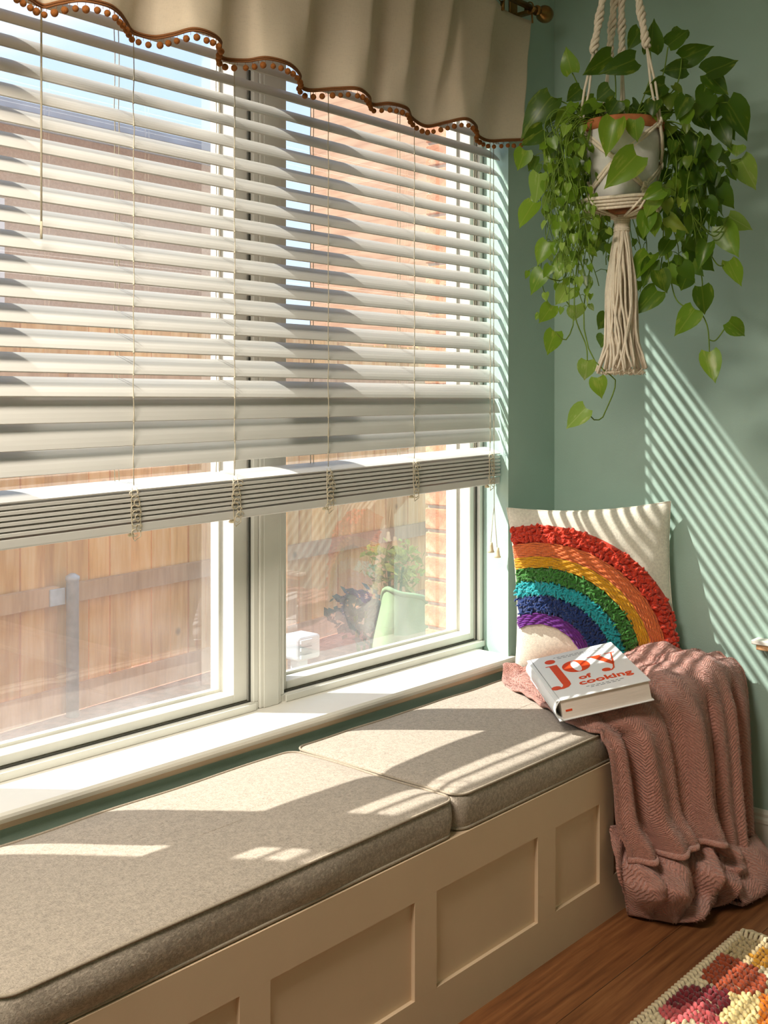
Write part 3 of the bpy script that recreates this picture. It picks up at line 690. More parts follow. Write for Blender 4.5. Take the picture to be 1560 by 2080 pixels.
b.tube(hb, 0.0032, 6); b.tube([p + Vector((0, 0, -0.0052)) for p in hb], 0.0024, 6); b.build('trim_braid', M['braid'], val, True)
pb = MB(); pb.ball((0, 0, 0), 0.0078, 9, 7); pm = pb.mesh('pom_pom', M['pom'], True)
kn = MB(); kn.tube([(0, 0, 0.006), (0, 0, 0.013)], 0.0016, 5)
acc = 0.0; last = hemc[0]; step = 0.0215
for k in range(1, NS):
    acc += (hemc[k] - last).length; last = hemc[k]
    if acc >= step:
        acc = 0
        o = put('pom_pom', pm, val, loc=(last.x + R.uniform(-.001, .001), last.y - 0.0035 + R.uniform(-.001, .001), last.z - 0.0165 + R.uniform(-.001, .001)))
        s_ = R.uniform(0.9, 1.1); o.scale = (s_, s_, s_)
b = MB()
for k in range(0, NS, 3):
    b.tube([(hemc[k].x, hemc[k].y - 0.0035, hemc[k].z + 0.002), (hemc[k].x, hemc[k].y - 0.0035, hemc[k].z - 0.010)], 0.0006, 4)
tag(b.build('fringe_threads', M['pom'], val), kind='stuff')
RODZ = 2.712
rod = thing('curtain_rod', 'antique brass curtain rod with ball finial above the valance', 'curtain rod', (2.0, TY, RODZ))
b = MB(); b.tube([(0.7, TY, RODZ), (3.13, TY, RODZ)], 0.0105, 14); b.build('rod', M['brass'], rod, True)
b = MB(); b.lathe([(0.011, 0), (0.017, 0.004), (0.017, 0.010), (0.010, 0.014), (0.010, 0.022), (0.018, 0.028), (0.027, 0.042), (0.029, 0.055), (0.026, 0.070), (0.016, 0.082), (0.004, 0.087)], (3.105, TY, RODZ), 24, 'x'); b.build('finial', M['brass'], rod, True)
for x in (0.72, 3.072):
    b = MB(); b.box((x - 0.012, TY, RODZ - 0.022), (x + 0.012, WY - 0.0005, RODZ - 0.010)); b.box((x - 0.022, WY - 0.008, RODZ - 0.06), (x + 0.022, WY - 0.0005, RODZ + 0.05))
    b.tube([(x, TY + 0.018 * math.sin(a), RODZ - 0.018 * math.cos(a)) for a in [k * 0.35 - 1.4 for k in range(9)]], 0.007, 6)
    b.build('bracket', M['brass'], rod, bevel=0.003)
for k, x in enumerate([0.8 + 0.235 * q for q in range(10)]):
    b = MB(); b.tube([(x, TY + 0.017 * math.cos(a), RODZ - 0.004 + 0.019 * math.sin(a)) for a in [2 * PI * q / 18 for q in range(18)]], 0.0018, 5, closed=True)
    b.box((x - 0.004, TY - 0.006, RODZ - 0.052), (x + 0.004, TY + 0.006, RODZ - 0.022)); 
    o = b.build('clip_ring', M['brass'], rod, True)
b = MB(); x = 3.066; b.tube([(x, TY + 0.017 * math.cos(a), RODZ - 0.004 + 0.019 * math.sin(a)) for a in [2 * PI * q / 18 for q in range(18)]], 0.0022, 5, closed=True)
b.tube([(x + 0.002, TY - 0.010, RODZ - 0.022), (x + 0.002, TY - 0.012, RODZ - 0.056)], lambda t: 0.0028 + 0.002 * math.sin(t * 3.0), 7); b.build('clip_ring', M['brass'], rod, True)

# ================================================================== WINDOW BENCH
BF = 1.527; BT = 0.4245; BL, BRX = 0.86, XR - 0.0008
bench = thing('window_bench', 'cream painted built-in window bench with recessed shaker panels', 'bench', ((BL + BRX) / 2, BF, 0))
b = MB(); b.box((BL + 0.02, BF + 0.02, 0.0), (BRX, WY - 0.001, BT - 0.019)); b.build('carcass', M['bench'], bench)
b = MB(); b.box((BL, BF + 0.0195, BT - 0.018), (BRX, WY - 0.001, BT)); b.build('seat_board', M['bench'], bench, bevel=0.002)
PAN = [(0.93, 1.345), (1.421, 1.845), (1.921, 2.325), (2.406, 2.625), (2.70, 3.27)]; PZ0, PZ1 = 0.112, 0.326
b = MB(); edges = [BL] + [e for p in PAN for e in p] + [BRX]
b.box((BL, BF, 0.0), (BRX, BF + 0.019, PZ0)); b.build('bottom_rail', M['bench'], bench)
b = MB(); b.box((BL, BF, PZ1), (BRX, BF + 0.019, BT)); b.build('top_rail', M['bench'], bench)
for k in range(0, len(edges), 2):
    b = MB(); b.box((edges[k], BF, PZ0 + 0.0001), (edges[k + 1], BF + 0.019, PZ1 - 0.0001)); b.build('stile', M['bench'], bench)
for a, c in PAN:
    b = MB(); b.box((a, BF + 0.010, PZ0), (c, BF + 0.019, PZ1)); b.build('recessed_panel', M['bench'], bench)

# ------------------------------------------------------------------ seat cushions
def rrect(cx, cy, hx_, hy_, r, n=7):
    P = []
    for q, (sx, sy) in enumerate(((1, 1), (-1, 1), (-1, -1), (1, -1))):
        for k in range(n):
            a = PI / 2 * (q + k / (n - 1)); P.append((cx + sx * (hx_ - r) + r * math.cos(a), cy + sy * (hy_ - r) + r * math.sin(a)))
    # subdivide the straight sides
    Q = []
    for i, p in enumerate(P):
        q = P[(i + 1) % len(P)]; d = math.hypot(q[0] - p[0], q[1] - p[1]); m = max(1, int(d / 0.03))
        for k in range(m): Q.append((p[0] + (q[0] - p[0]) * k / m, p[1] + (q[1] - p[1]) * k / m))
    return Q
def cushion(label, x0, x1, y0, y1, z0, z1, seed):
    th = thing('seat_cushion', label, 'cushion', ((x0 + x1) / 2, (y0 + y1) / 2, z0), None)
    cx, cy, hx_, hy_, r = (x0 + x1) / 2, (y0 + y1) / 2, (x1 - x0) / 2, (y1 - y0) / 2, 0.035
    base = rrect(cx, cy, hx_, hy_, r); n = len(base); b = MB()
    def ring(d, z, wav=0.0):
        o = []
        for x, y in base:
            ex, ey = cx + (x - cx) * (hx_ - d) / hx_, cy + (y - cy) * (hy_ - d) / hy_
            nz = noise.noise(Vector((ex * 5 + seed, ey * 5, z * 8)))
            # side walls wander a little in and out
            k = 1 + wav * nz * 0.010 / hy_
            o.append((cx + (ex - cx) * (1 + wav * nz * 0.004 / hx_), cy + (ey - cy) * k, z + 0.003 * nz * (1 if z > z0 + 0.01 else 0)))
        return o
    H = z1 - z0
    rings = [ring(0.05, z0), ring(0.006, z0 + 0.001), ring(0.001, z0 + 0.006, .3), ring(-0.003, z0 + H * 0.3, 1), ring(-0.0045, z0 + H * 0.55, 1), ring(-0.003, z0 + H * 0.8, .6), ring(0.0005, z1 - 0.004, .3), ring(0.004, z1, .3)]
    for d in (0.012, 0.025, 0.045, 0.07, 0.10, 0.14, 0.18, 0.22, 0.25): rings.append(ring(d, z1 + 0.011 * (1 - math.exp(-d / 0.035)), 0.3))
    o = []
    for q in rings: o += q
    f = [tuple(range(n))[::-1]]
    for i in range(len(rings) - 1):
        for k in range(n): f.append((i * n + k, i * n + (k + 1) % n, (i + 1) * n + (k + 1) % n, (i + 1) * n + k))
    f.append(tuple((len(rings) - 1) * n + k for k in range(n)))
    b.add(o, f); b.build('cushion_body', M['linen'], th, True)
    b = MB(); b.tube([(x, y, z + 0.0015) for x, y, z in ring(0.0005, z1 - 0.001, .3)], 0.0032, 7, closed=True); b.build('piping', M['piping'], th, True)
    b = MB(); b.tube([(x, y, z + 0.001) for x, y, z in ring(0.002, z0 + 0.004)], 0.0036, 7, closed=True); b.build('piping', M['piping'], th, True)
    return th
cushion('long oatmeal seat cushion at the near end of the bench, nothing lying on it', 0.868, 1.998, 1.532, 2.064, BT + 0.0005, 0.508, 1.0)
cushion('oatmeal seat cushion at the far end of the bench, under the pink blanket', 2.010, 3.325, 1.532, 2.070, BT + 0.0005, 0.508, 4.0)

# ------------------------------------------------------------------ pink plush throw
def bookplane(x, y): return 0.548 + 0.2 * ((x - 2.536) * 0.697 - (y - 1.608) * 0.69) + 0.06 * ((x - 2.536) * 0.694 + (y - 1.608) * 0.715)
ROW = [ # back edge ... front crest ... floor; columns from the window side to the right wall
 [(2.955,2.072,.530),(2.985,2.000,.560),(3.050,1.890,.585),(3.120,1.760,.600),(3.200,1.640,.620),(3.290,1.545,.600)],
 [(2.860,2.000,.532),(2.900,1.900,.556),(2.970,1.790,.590),(3.060,1.670,.625),(3.175,1.550,.640),(3.290,1.490,.615)],
 [(2.730,1.800,.524),(2.790,1.720,.548),(2.880,1.620,.590),(2.990,1.530,.630),(3.135,1.465,.640),(3.285,1.440,.612)],
 [(2.615,1.600,.524),(2.680,1.545,.548),(2.790,1.475,.580),(2.930,1.425,.610),(3.110,1.405,.612),(3.280,1.410,.580)],
 [(2.625,1.512,.490),(2.700,1.480,.500),(2.810,1.430,.520),(2.950,1.390,.530),(3.115,1.382,.530),(3.285,1.398,.505)],
 [(2.640,1.495,.380),(2.715,1.462,.390),(2.825,1.415,.400),(2.965,1.375,.400),(3.125,1.370,.395),(3.292,1.395,.380)],
 [(2.648,1.490,.270),(2.725,1.452,.275),(2.838,1.405,.275),(2.975,1.368,.270),(3.130,1.362,.260),(3.296,1.392,.250)],
 [(2.660,1.470,.215),(2.735,1.420,.215),(2.845,1.370,.220),(2.985,1.345,.190),(3.135,1.352,.120),(3.298,1.388,.115)],
 [(2.662,1.466,.180),(2.738,1.412,.180),(2.848,1.360,.190),(2.980,1.338,.165),(3.140,1.340,.012),(3.298,1.370,.012)]]
ROWV = [[Vector(p) for p in r] for r in ROW]
def blanket(s, t):
    rows = [catmull(r, s) for r in ROWV]; p = catmull(rows, t)
    hang = min(1, max(0, (t - 0.36) / 0.15)); top = 1 - hang
    wx = s + 0.035 * noise.noise(Vector((s * 3, t * 2.2, 1.7)))
    ph = 2 * PI * 4.6 * wx + 0.7 * math.sin(3 * t + 5 * s)
    fold = 1.6 * abs(math.sin(ph * 0.5 + 0.4)) ** 0.75 - 1.0 + 0.35 * math.sin(ph * 1.7 + 1.3)
    amp = 0.006 + 0.027 * hang * (0.35 + t)
    edge = min(1, s * 8, (1 - s) * 8)
    nx = noise.noise(Vector((p.x * 9, p.y * 9, p.z * 4 + 5))); nf = noise.noise(Vector((p.x * 22, p.y * 22, p.z * 12)))
    if hang > 0:
        p = p + Vector((-0.45, -0.9, 0)) * ((fold * amp + 0.008 * nx) * hang * edge)
    lump = 0.016 * math.sin(2 * PI * (3.4 * t * 2.0 + s * 2.5) + 2 * nx) * math.exp(-((t - 0.06) / 0.14) ** 2) + 0.016 * nx + 0.006 * nf + 0.006 * fold
    p.z += lump * top
    if top > 0.3:
        a = (p.x - 2.536) * 0.697 - (p.y - 1.608) * 0.69; c = (p.x - 2.536) * 0.694 + (p.y - 1.608) * 0.715
        if -0.02 < a < 0.285 and -0.02 < c < 0.395: p.z = min(p.z, bookplane(p.x, p.y) - 0.004)
    if p.y > 1.52: p.z = max(p.z, 0.5215)
    p.x = min(p.x, XR - 0.006); p.z = max(p.z, 0.007)
    return p
throw = thing('throw_blanket', 'dusty pink plush throw blanket draped over the bench end to the floor', 'blanket', (2.95, 1.42, 0))
def pile(me, nu, nv, us):
    # short plush hairs combed into a fern pattern, joined as one part
    rr = random.Random(nu); b = MB(); V = [v.co for v in me.vertices]; area = sum(p.area for p in me.polygons); uvs = []
    P = list(me.polygons); cum = []; a = 0
    for p in P: a += p.area; cum.append(a)
    import bisect
    for k in range(int(area / 0.000019)):
        p = P[min(len(P) - 1, bisect.bisect(cum, rr.random() * a))]; i0, i1, i2, i3 = p.vertices
        u, v = rr.random(), rr.random(); A, B, C_, D = V[i0], V[i1], V[i2], V[i3]
        q = A.lerp(B, u).lerp(D.lerp(C_, u), v); n = p.normal
        if n.y > 0.3 or (n.z < -0.2): n = -n
        du = (B - A); dv = (D - A)
        if du.length < 1e-6 or dv.length < 1e-6: continue
        du.normalize(); dv.normalize(); uu = (i0 // nv + u) / (nu - 1) * us
        sg = 1 if (uu / 0.062) % 1 < 0.5 else -1
        d = (du * sg * 0.75 + dv * 0.75 + n * rr.uniform(0.25, 0.7) + Vector((rr.gauss(0, .2), rr.gauss(0, .2), rr.gauss(0, .2)))).normalized()
        L = rr.uniform(0.006, 0.011); w = d.cross(n)
        if w.length < 1e-4: continue
        w = w.normalized() * 0.0011; q = q + n * 0.0035
        t = q + d * L
        if t.x > XR - 0.001 or t.z < 0.001: continue
        b.add([q - w, q + w, t], [(0, 1, 2)])
    tag(b.build('plush_pile', M['plush'], throw), kind='stuff')
def sheet(name, fn, nu, nv, us=1.0, vs=1.0, thick=0.009):
    b = MB(); b.grid(fn, nu, nv); me = b.mesh(name, M['plush'], True)
    uvl = me.uv_layers.new(name='UVMap')
    for lp in me.loops:
        i, j = divmod(lp.vertex_index, nv); uvl.data[lp.index].uv = (i / (nu - 1) * us, j / (nv - 1) * vs)
    pile(me, nu, nv, us)
    o = put(name, me, throw); m = o.modifiers.new('thick', 'SOLIDIFY'); m.thickness = thick; m.offset = 0
    return o
sheet('draped_cloth', blanket, 190, 210, 0.82, 1.25)
b = MB(); b.tube([blanket(k / 60 * 0.62, 0.985) + Vector((-0.003, -0.005, 0.0)) for k in range(61)], 0.0085, 7); b.build('hem', M['plush'], throw, True)
b = MB(); b.tube([blanket(0.995, k / 50 * 0.5) + Vector((-0.008, -0.002, 0.004)) for k in range(51)], 0.006, 7); b.build('hem', M['plush'], throw, True)
PUD = [[(2.660,1.512,.260),(2.73,1.480,.260),(2.83,1.440,.250),(2.95,1.410,.235),(3.08,1.40,.20)],
       [(2.645,1.500,.190),(2.712,1.462,.190),(2.810,1.412,.185),(2.96,1.375,.165),(3.09,1.365,.14)],
       [(2.640,1.482,.135),(2.695,1.405,.120),(2.770,1.345,.100),(2.94,1.322,.090),(3.10,1.325,.085)],
       [(2.680,1.478,.065),(2.712,1.398,.050),(2.762,1.338,.042),(2.93,1.314,.042),(3.12,1.312,.045)],
       [(2.710,1.485,.015),(2.735,1.416,.014),(2.775,1.358,.012),(2.93,1.335,.012),(3.13,1.315,.015)],
       [(2.750,1.510,.012),(2.770,1.460,.010),(2.820,1.410,.010),(2.95,1.385,.012),(3.13,1.360,.012)]]
PUDV = [[Vector(p) for p in r] for r in PUD]
def puddle(s, t):
    p = catmull([catmull(r, s) for r in PUDV], t)
    w = math.sin(PI * min(1, t * 1.05)); q = p * 1.0
    n1 = noise.noise(Vector((p.x * 8 + p.z * 7, p.y * 7, p.z * 6 + 2))); r1 = 1 - abs(noise.noise(Vector((p.x * 7 - p.z * 9, 4.4, p.z * 5)))) * 2
    r2 = 1 - abs(noise.noise(Vector((p.x * 11 + p.z * 14, 1.4, p.z * 8 - p.x * 3)))) * 2.4
    d = (0.030 * n1 + 0.042 * r1 + 0.026 * r2 - 0.024) * w * min(1, s * 6, (1 - s) * 6)
    d += 0.020 * (2 * abs(math.sin(2 * PI * (2.3 * s + 0.55 * t + 0.25 * n1))) - 1) * w
    q += Vector((-0.45, -0.80, 0.35)) * d
    q.z = max(q.z, 0.008); q.y = min(q.y, 1.516)
    return q
sheet('gathered_fold', puddle, 140, 100, 0.5, 0.4)
TOE = [[(2.99,1.36,.125),(3.09,1.335,.13),(3.18,1.34,.12),(3.275,1.38,.10)],
       [(2.96,1.325,.085),(3.08,1.300,.090),(3.18,1.31,.085),(3.285,1.360,.055)],
       [(2.95,1.290,.030),(3.07,1.268,.045),(3.18,1.285,.045),(3.288,1.345,.025)],
       [(2.96,1.280,.010),(3.08,1.262,.010),(3.18,1.278,.010),(3.288,1.335,.010)],
       [(2.98,1.35,.010),(3.10,1.33,.010),(3.19,1.33,.010),(3.285,1.37,.010)]]
TOEV = [[Vector(p) for p in r] for r in TOE]
def toe(s, t):
    p = catmull([catmull(r, s) for r in TOEV], t); w = math.sin(PI * min(1, t * 1.1))
    r1 = 1 - abs(noise.noise(Vector((p.x * 10 + p.y * 8, 9.4, p.y * 9)))) * 2.2
    p = p + Vector((-0.2, -0.5, 0.6)) * (0.026 * r1 * w); p.z = max(p.z, 0.008); p.x = min(p.x, XR - 0.006); return p
sheet('trailing_corner', toe, 70, 46, 0.3, 0.25)

# ------------------------------------------------------------------ rainbow pillow
PC = Vector((2.972, 2.040, 0.526)); PU = (Vector((3.248, 1.592, 0.556)) - PC); PWID = PU.length; PU.normalize()
PN0 = Vector((PU.y, -PU.x, 0)).normalized()
if PN0.x > 0: PN0 = -PN0                                # faces the room
lean = math.radians(7); PV = (Vector((0, 0, 1)) * math.cos(lean) - PN0 * math.sin(lean)).normalized(); PV = (PV - PU * PV.dot(PU)).normalized(); PN = PU.cross(PV).normalized()
if PN.dot(PN0) < 0: PN = -PN
PHT = 0.535; PTH = 0.066
PCM = PC + PN0 * -0.02
def outline(u, v):                                      # unit square -> pillow plane with pulled-in sides and pointed corners
    x, y = 2 * u - 1, 2 * v - 1
    k = 0.075
    return (0.5 + 0.5 * x * (1 - k * (1 - y * y)), 0.5 + 0.5 * y * (1 - k * (1 - x * x)))
def pthick(u, v):
    x, y = abs(2 * u - 1), abs(2 * v - 1)
    return PTH * max(0, (1 - x ** 2.4)) ** 0.55 * max(0, (1 - y ** 2.4)) ** 0.55
def ppos(u, v, side=1, lift=0.0):
    U, V = outline(u, v); t = pthick(u, v)
    wr = 0.004 * noise.noise(Vector((u * 6, v * 6, side * 3.0))) + 0.006 * math.sin(14 * (u + 0.6 * v)) * (1 - min(1, t / PTH)) * min(1, t / 0.01)
    return PCM + PU * (U * PWID) + PV * (V * PHT) + PN * (side * (t + wr * (1 if t > 0.002 else 0)) + lift)
pil = thing('rainbow_pillow', 'cream square pillow with tufted rainbow arch leaning in the corner', 'pillow', PC)
b = MB(); ng = 41
cosg = lambda k: 0.5 - 0.5 * math.cos(PI * k)
b.grid(lambda u, v: ppos(cosg(u), cosg(v), 1), ng, ng); b.grid(lambda u, v: ppos(cosg(u), cosg(v), -1), ng, ng); b.build('pillow_case', M['cream_linen'], pil, True)
seam = [ppos(k / 40, 0) for k in range(40)] + [ppos(1, k / 40) for k in range(40)] + [ppos(1 - k / 40, 1) for k in range(40)] + [ppos(0, 1 - k / 40) for k in range(40)]
b = MB(); b.tube(seam, 0.003, 6, closed=True); b.build('seam', M['cream_linen'], pil, True)
# inverse of the outline map, for laying the bands by true distance on the pillow face
def uv_at(xm, ym):
    u, v = xm / PWID, ym / PHT
    a, c = u, v
    for _ in range(6):
        U, V = outline(a, c); a += u - U; c += v - V
    return a, c
CXp, CYp = 0.082, 0.028
BANDS = [('purple', 0.130, 0.166, 'ribbon'), ('navy', 0.166, 0.222, 'tuft'), ('teal', 0.222, 0.266, 'tuft'), ('green', 0.266, 0.310, 'tuft'), ('yellow', 0.310, 0.346, 'ribbon'), ('orange', 0.346, 0.390, 'ribbon'), ('red', 0.390, 0.446, 'ruffle')]
def clip(xm, ym): u, v = uv_at(xm, ym); return -0.004 <= u <= 1.004 and 0.0 <= v <= 1.004
def on_pillow(r, a, lift):
    xm, ym = CXp + r * math.cos(a) * 1.03, CYp + r * math.sin(a)
    u, v = uv_at(xm, ym); return ppos(min(max(u, -0.0), 1.0), min(max(v, 0), 1), 1, lift)
for name, r0, r1, kind in BANDS:
    rm = (r0 + r1) / 2
    a0 = math.asin(max(-1, min(1, (0.01 - CYp) / rm))); A = [a for a in [a0 + k * 0.01 for k in range(320)] if a < PI and clip(CXp + rm * math.cos(a) * 1.03, CYp + rm * math.sin(a))]
    lo, hi = min(A), max(A)
    b = MB(); na = int((hi - lo) * rm / 0.006) + 2
    b.grid(lambda i, j: on_pillow(r0 + (r1 - r0) * j, lo + (hi - lo) * i, 0.0015 + 0.009 * math.sqrt(max(0, 1 - (2 * j - 1) ** 2))), na, 9)
    main = b
    q = MB()
    if kind == 'ribbon':
        nt = int((r1 - r0) / 0.0052)
        for k in range(nt):
            r = r0 + (k + 0.5) * (r1 - r0) / nt; pts = []
            for i in range(na):
                a = lo + (hi - lo) * i / (na - 1); pts.append(on_pillow(r + 0.001 * math.sin(i * 0.7 + k * 2), a, 0.010 + 0.0022 * math.sin(i * 1.3 + k * 1.9)))
            q.tube(pts, 0.0031, 6)
    else:
        big = kind == 'ruffle'; area = (hi - lo) * rm * (r1 - r0); cnt = int(area / (0.000085 if big else 0.000070))
        for k in range(cnt):
            r = R.uniform(r0 + 0.003, r1 - 0.003); a = R.uniform(lo, hi); c = on_pillow(r, a, R.uniform(0.008, 0.016 if big else 0.012))
            if big:
                rot = Matrix.Rotation(R.uniform(0, 6.3), 3, 'X') @ Matrix.Rotation(R.uniform(0, 6.3), 3, 'Z'); q.ball(c, R.uniform(0.0085, 0.0135), 6, 4, (1.0, 0.8, 0.42), rot)
            else:
                an = R.uniform(0, PI); d = PU * math.cos(an) + PV * math.sin(an); L = R.uniform(0.013, 0.027); s2 = PN.cross(d)
                q.tube([c - d * L * 0.5 - PN * 0.003, c - d * L * 0.2 + PN * 0.003 + s2 * 0.002, c + d * L * 0.2 + PN * 0.003 - s2 * 0.002, c + d * L * 0.5 - PN * 0.003], 0.0033, 5)
    bd = main.build('rainbow_band', M['yarn_' + name], pil, True); bd['label'] = name + (' looped yarn band' if kind == 'tuft' else ' ruffled band' if kind == 'ruffle' else ' corded band')
    tag(q.build('yarn_loops', M['yarn_' + name], bd, True), kind='stuff')

# ------------------------------------------------------------------ book
BKp = Vector((2.536, 1.608, 0.606)); 
def rotm(y, p, r):
    return Matrix.Rotation(y, 3, 'Z') @ Matrix.Rotation(p, 3, 'X') @ Matrix.Rotation(r, 3, 'Y')
BR_ = rotm(-0.7684, 0.0593, -0.2028); BW, BL2, BTH = 0.264, 0.372, 0.058
book = bpy.data.objects.new('cookbook', None); COL.objects.link(book)
book.location = BKp; book.rotation_euler = BR_.to_euler()
tag(book, 'thick white book with orange red title lying on the pink blanket', 'book')
def bput(mb, name, m, smooth=False, bevel=0.0, parent=None):
    o = bpy.data.objects.new(name, mb.mesh(name, m, smooth)); COL.objects.link(o); o.parent = parent or book
    if bevel: k = o.modifiers.new('bevel', 'BEVEL'); k.width = bevel; k.segments = 2; k.limit_method = 'ANGLE'
    return o
b = MB(); b.box((0.012, 0.006, -BTH + 0.003), (BW - 0.005, BL2 - 0.006, -0.003)); bput(b, 'page_block', M['paper'])
b = MB(); b.box((0.0, 0, -0.003), (BW, BL2, 0.0)); bput(b, 'front_cover', M['cover'], bevel=0.001)
b = MB(); b.box((0.0, 0, -BTH), (BW, BL2, -BTH + 0.003)); bput(b, 'back_cover', M['cover'], bevel=0.001)
b = MB(); ns = 9; prof = [(0.010 - 0.018 * math.sin(PI * k / (ns - 1)) - 0.0, -BTH * k / (ns - 1)) for k in range(ns)]; inner = [(x + 0.003, z) for x, z in prof]
lp = prof + inner[::-1]; n = len(lp)
b.add([(x, 0, z) for x, z in lp] + [(x, BL2, z) for x, z in lp], [tuple(range(n)), tuple(range(n, 2 * n))[::-1]] + [(i, n + i, n + (i + 1) % n, (i + 1) % n) for i in range(n)])
bput(b, 'spine', M['cover'], True)
# title lettering, in cover space: reading direction runs along +x (u), up along +y (v)
def flat(polys, z=0.0004, th=0.0005):
    b = MB()
    for P in polys:
        n = len(P); b.add([(x, y, z) for x, y in P] + [(x, y, z + th) for x, y in P], [tuple(range(n))[::-1], tuple(range(n, 2 * n))] + [(i, (i + 1) % n, n + (i + 1) % n, n + i) for i in range(n)])
    return b
def ell(cx, cy, a, c, n=28, rot=0): return [(cx + a * math.cos(t) * math.cos(rot) - c * math.sin(t) * math.sin(rot), cy + a * math.cos(t) * math.sin(rot) + c * math.sin(t) * math.cos(rot)) for t in [2 * PI * k / n for k in range(n)]]
def strips(P, Q): return [[P[k], P[k + 1], Q[k + 1], Q[k]] for k in range(len(P) - 1)]
jl = []
jl += [ell(0.058, 0.312, 0.0155, 0.0175)]
jl += [[(0.046, 0.277), (0.070, 0.277), (0.070, 0.12), (0.046, 0.12)]]
jl += [[(0.036, 0.277), (0.046, 0.277), (0.046, 0.272), (0.036, 0.272)]]
jl += strips([(0.046 + 0.0, 0.12), (0.047, 0.108), (0.043, 0.094), (0.034, 0.086), (0.024, 0.085)], [(0.070, 0.12), (0.068, 0.100), (0.058, 0.084), (0.042, 0.077), (0.024, 0.079)])
jl += [ell(0.024, 0.092, 0.0135, 0.0145)]
# o: two thick crescents
nO = 17
for sgn in (1, -1):
    A_ = [(0.117 + sgn * 0.040 * math.sin(PI * k / (nO - 1)), 0.232 + 0.050 * math.cos(PI * k / (nO - 1))) for k in range(nO)]
    B_ = [(0.117 + sgn * 0.0125 * math.sin(PI * k / (nO - 1)), 0.232 + 0.0475 * math.cos(PI * k / (nO - 1))) for k in range(nO)]
    jl += strips(A_, B_)
jl += [[(0.170, 0.279), (0.198, 0.279), (0.222, 0.195), (0.212, 0.182)], [(0.162, 0.281), (0.206, 0.281), (0.206, 0.277), (0.162, 0.277)], [(0.214, 0.281), (0.246, 0.281), (0.246, 0.277), (0.214, 0.277)]]
jl += strips([(0.233, 0.279), (0.214, 0.190), (0.205, 0.155), (0.196, 0.142), (0.186, 0.140)], [(0.237, 0.279), (0.219, 0.192), (0.209, 0.152), (0.198, 0.137), (0.186, 0.135)])
jl += [ell(0.184, 0.150, 0.0125, 0.0135)]
bput(flat(jl), 'title_lettering', M['ink'])
def text_mesh(body, size, x, y, m, name, ext=0.0003, shear=0.0, bold=0.0):
    cu = bpy.data.curves.new(name, 'FONT'); cu.body = body; cu.size = size; cu.extrude = ext; cu.align_x = 'LEFT'; cu.offset = bold; cu.resolution_u = 3
    tmp = bpy.data.objects.new(name + '_tmp', cu); COL.objects.link(tmp)
    dg = bpy.context.evaluated_depsgraph_get(); me = bpy.data.meshes.new_from_object(tmp.evaluated_get(dg)); bpy.data.objects.remove(tmp)
    me.materials.clear(); me.materials.append(m); o = bpy.data.objects.new(name, me); COL.objects.link(o); o.parent = book; o.location = (x, y, 0.0006); return o
text_mesh('of', 0.044, 0.098, 0.120, M['ink'], 'title_lettering', bold=0.0012)
text_mesh('cooking', 0.048, 0.088, 0.077, M['ink'], 'title_lettering', bold=0.0012)
lines = []
for row, (yy, x0, x1) in enumerate(((0.338, 0.075, 0.235), (0.326, 0.085, 0.20), (0.055, 0.10, 0.20), (0.045, 0.11, 0.19))):
    x = x0
    while x < x1: w = R.uniform(0.006, 0.014); lines.append([(x, yy), (x + w, yy), (x + w, yy + 0.003), (x, yy + 0.003)]); x += w + 0.004
tag(bput(flat(lines, 0.0003, 0.0003), 'small_print', M['grey_ink']), kind='stuff')
b = MB(); b.box((0.022, 0.0048, -0.036), (0.040, 0.0062, -0.031)); bput(b, 'red_mark', M['ink'])

# ================================================================== HANGING POTHOS
PD = 3.10; PXC = 1263.0                                  # distance along the view and photo column of the pot axis
pc = at_d(PXC, 335, PD)
def zz(py): return EYE + (HORIZON - py) / F_PX * PD
PT, PB = zz(252), zz(417)
pot = thing('plant_pot', 'pale concrete pot with terracotta rim and saucer hanging in rope netting', 'pot', (pc.x, pc.y, PB))
R0, R1 = 0.113, 0.084
def prad(z): return R1 + (R0 - R1) * min(1, max(0, (z - PB) / (PT - PB))) ** 0.8
b = MB(); pr = [(R1 - 0.012, PB), (R1, PB + 0.004)] + [(prad(PB + (PT - PB) * k / 8), PB + (PT - PB) * k / 8) for k in range(1, 8)]
zr = PT - 0.030; b.lathe(pr[:-1] + [(prad(zr), zr)], (pc.x, pc.y, 0), 40); b.build('pot_body', M['concrete'], pot, True)
b = MB(); b.lathe([(prad(zr), zr + 0.0003), (R0 + 0.002, zr + 0.002), (R0 + 0.004, PT - 0.003), (R0 + 0.001, PT), (R0 - 0.008, PT), (R0 - 0.011, PT - 0.028)], (pc.x, pc.y, 0), 40); b.build('pot_rim', M['terracotta'], pot, True)
b = MB(); b.lathe([(R1 + 0.002, PB - 0.010), (R1 + 0.012, PB - 0.009), (R1 + 0.017, PB + 0.008), (R1 + 0.013, PB + 0.009), (R1 + 0.008, PB - 0.001)], (pc.x, pc.y, 0), 36); b.build('saucer', M['terracotta'], pot, True)
b = MB(); b.lathe([(0.02, PT - 0.022), (R0 - 0.010, PT - 0.024), (R0 - 0.012, PT - 0.027)], (pc.x, pc.y, 0), 30); b.build('soil', M['soil'], pot, True)
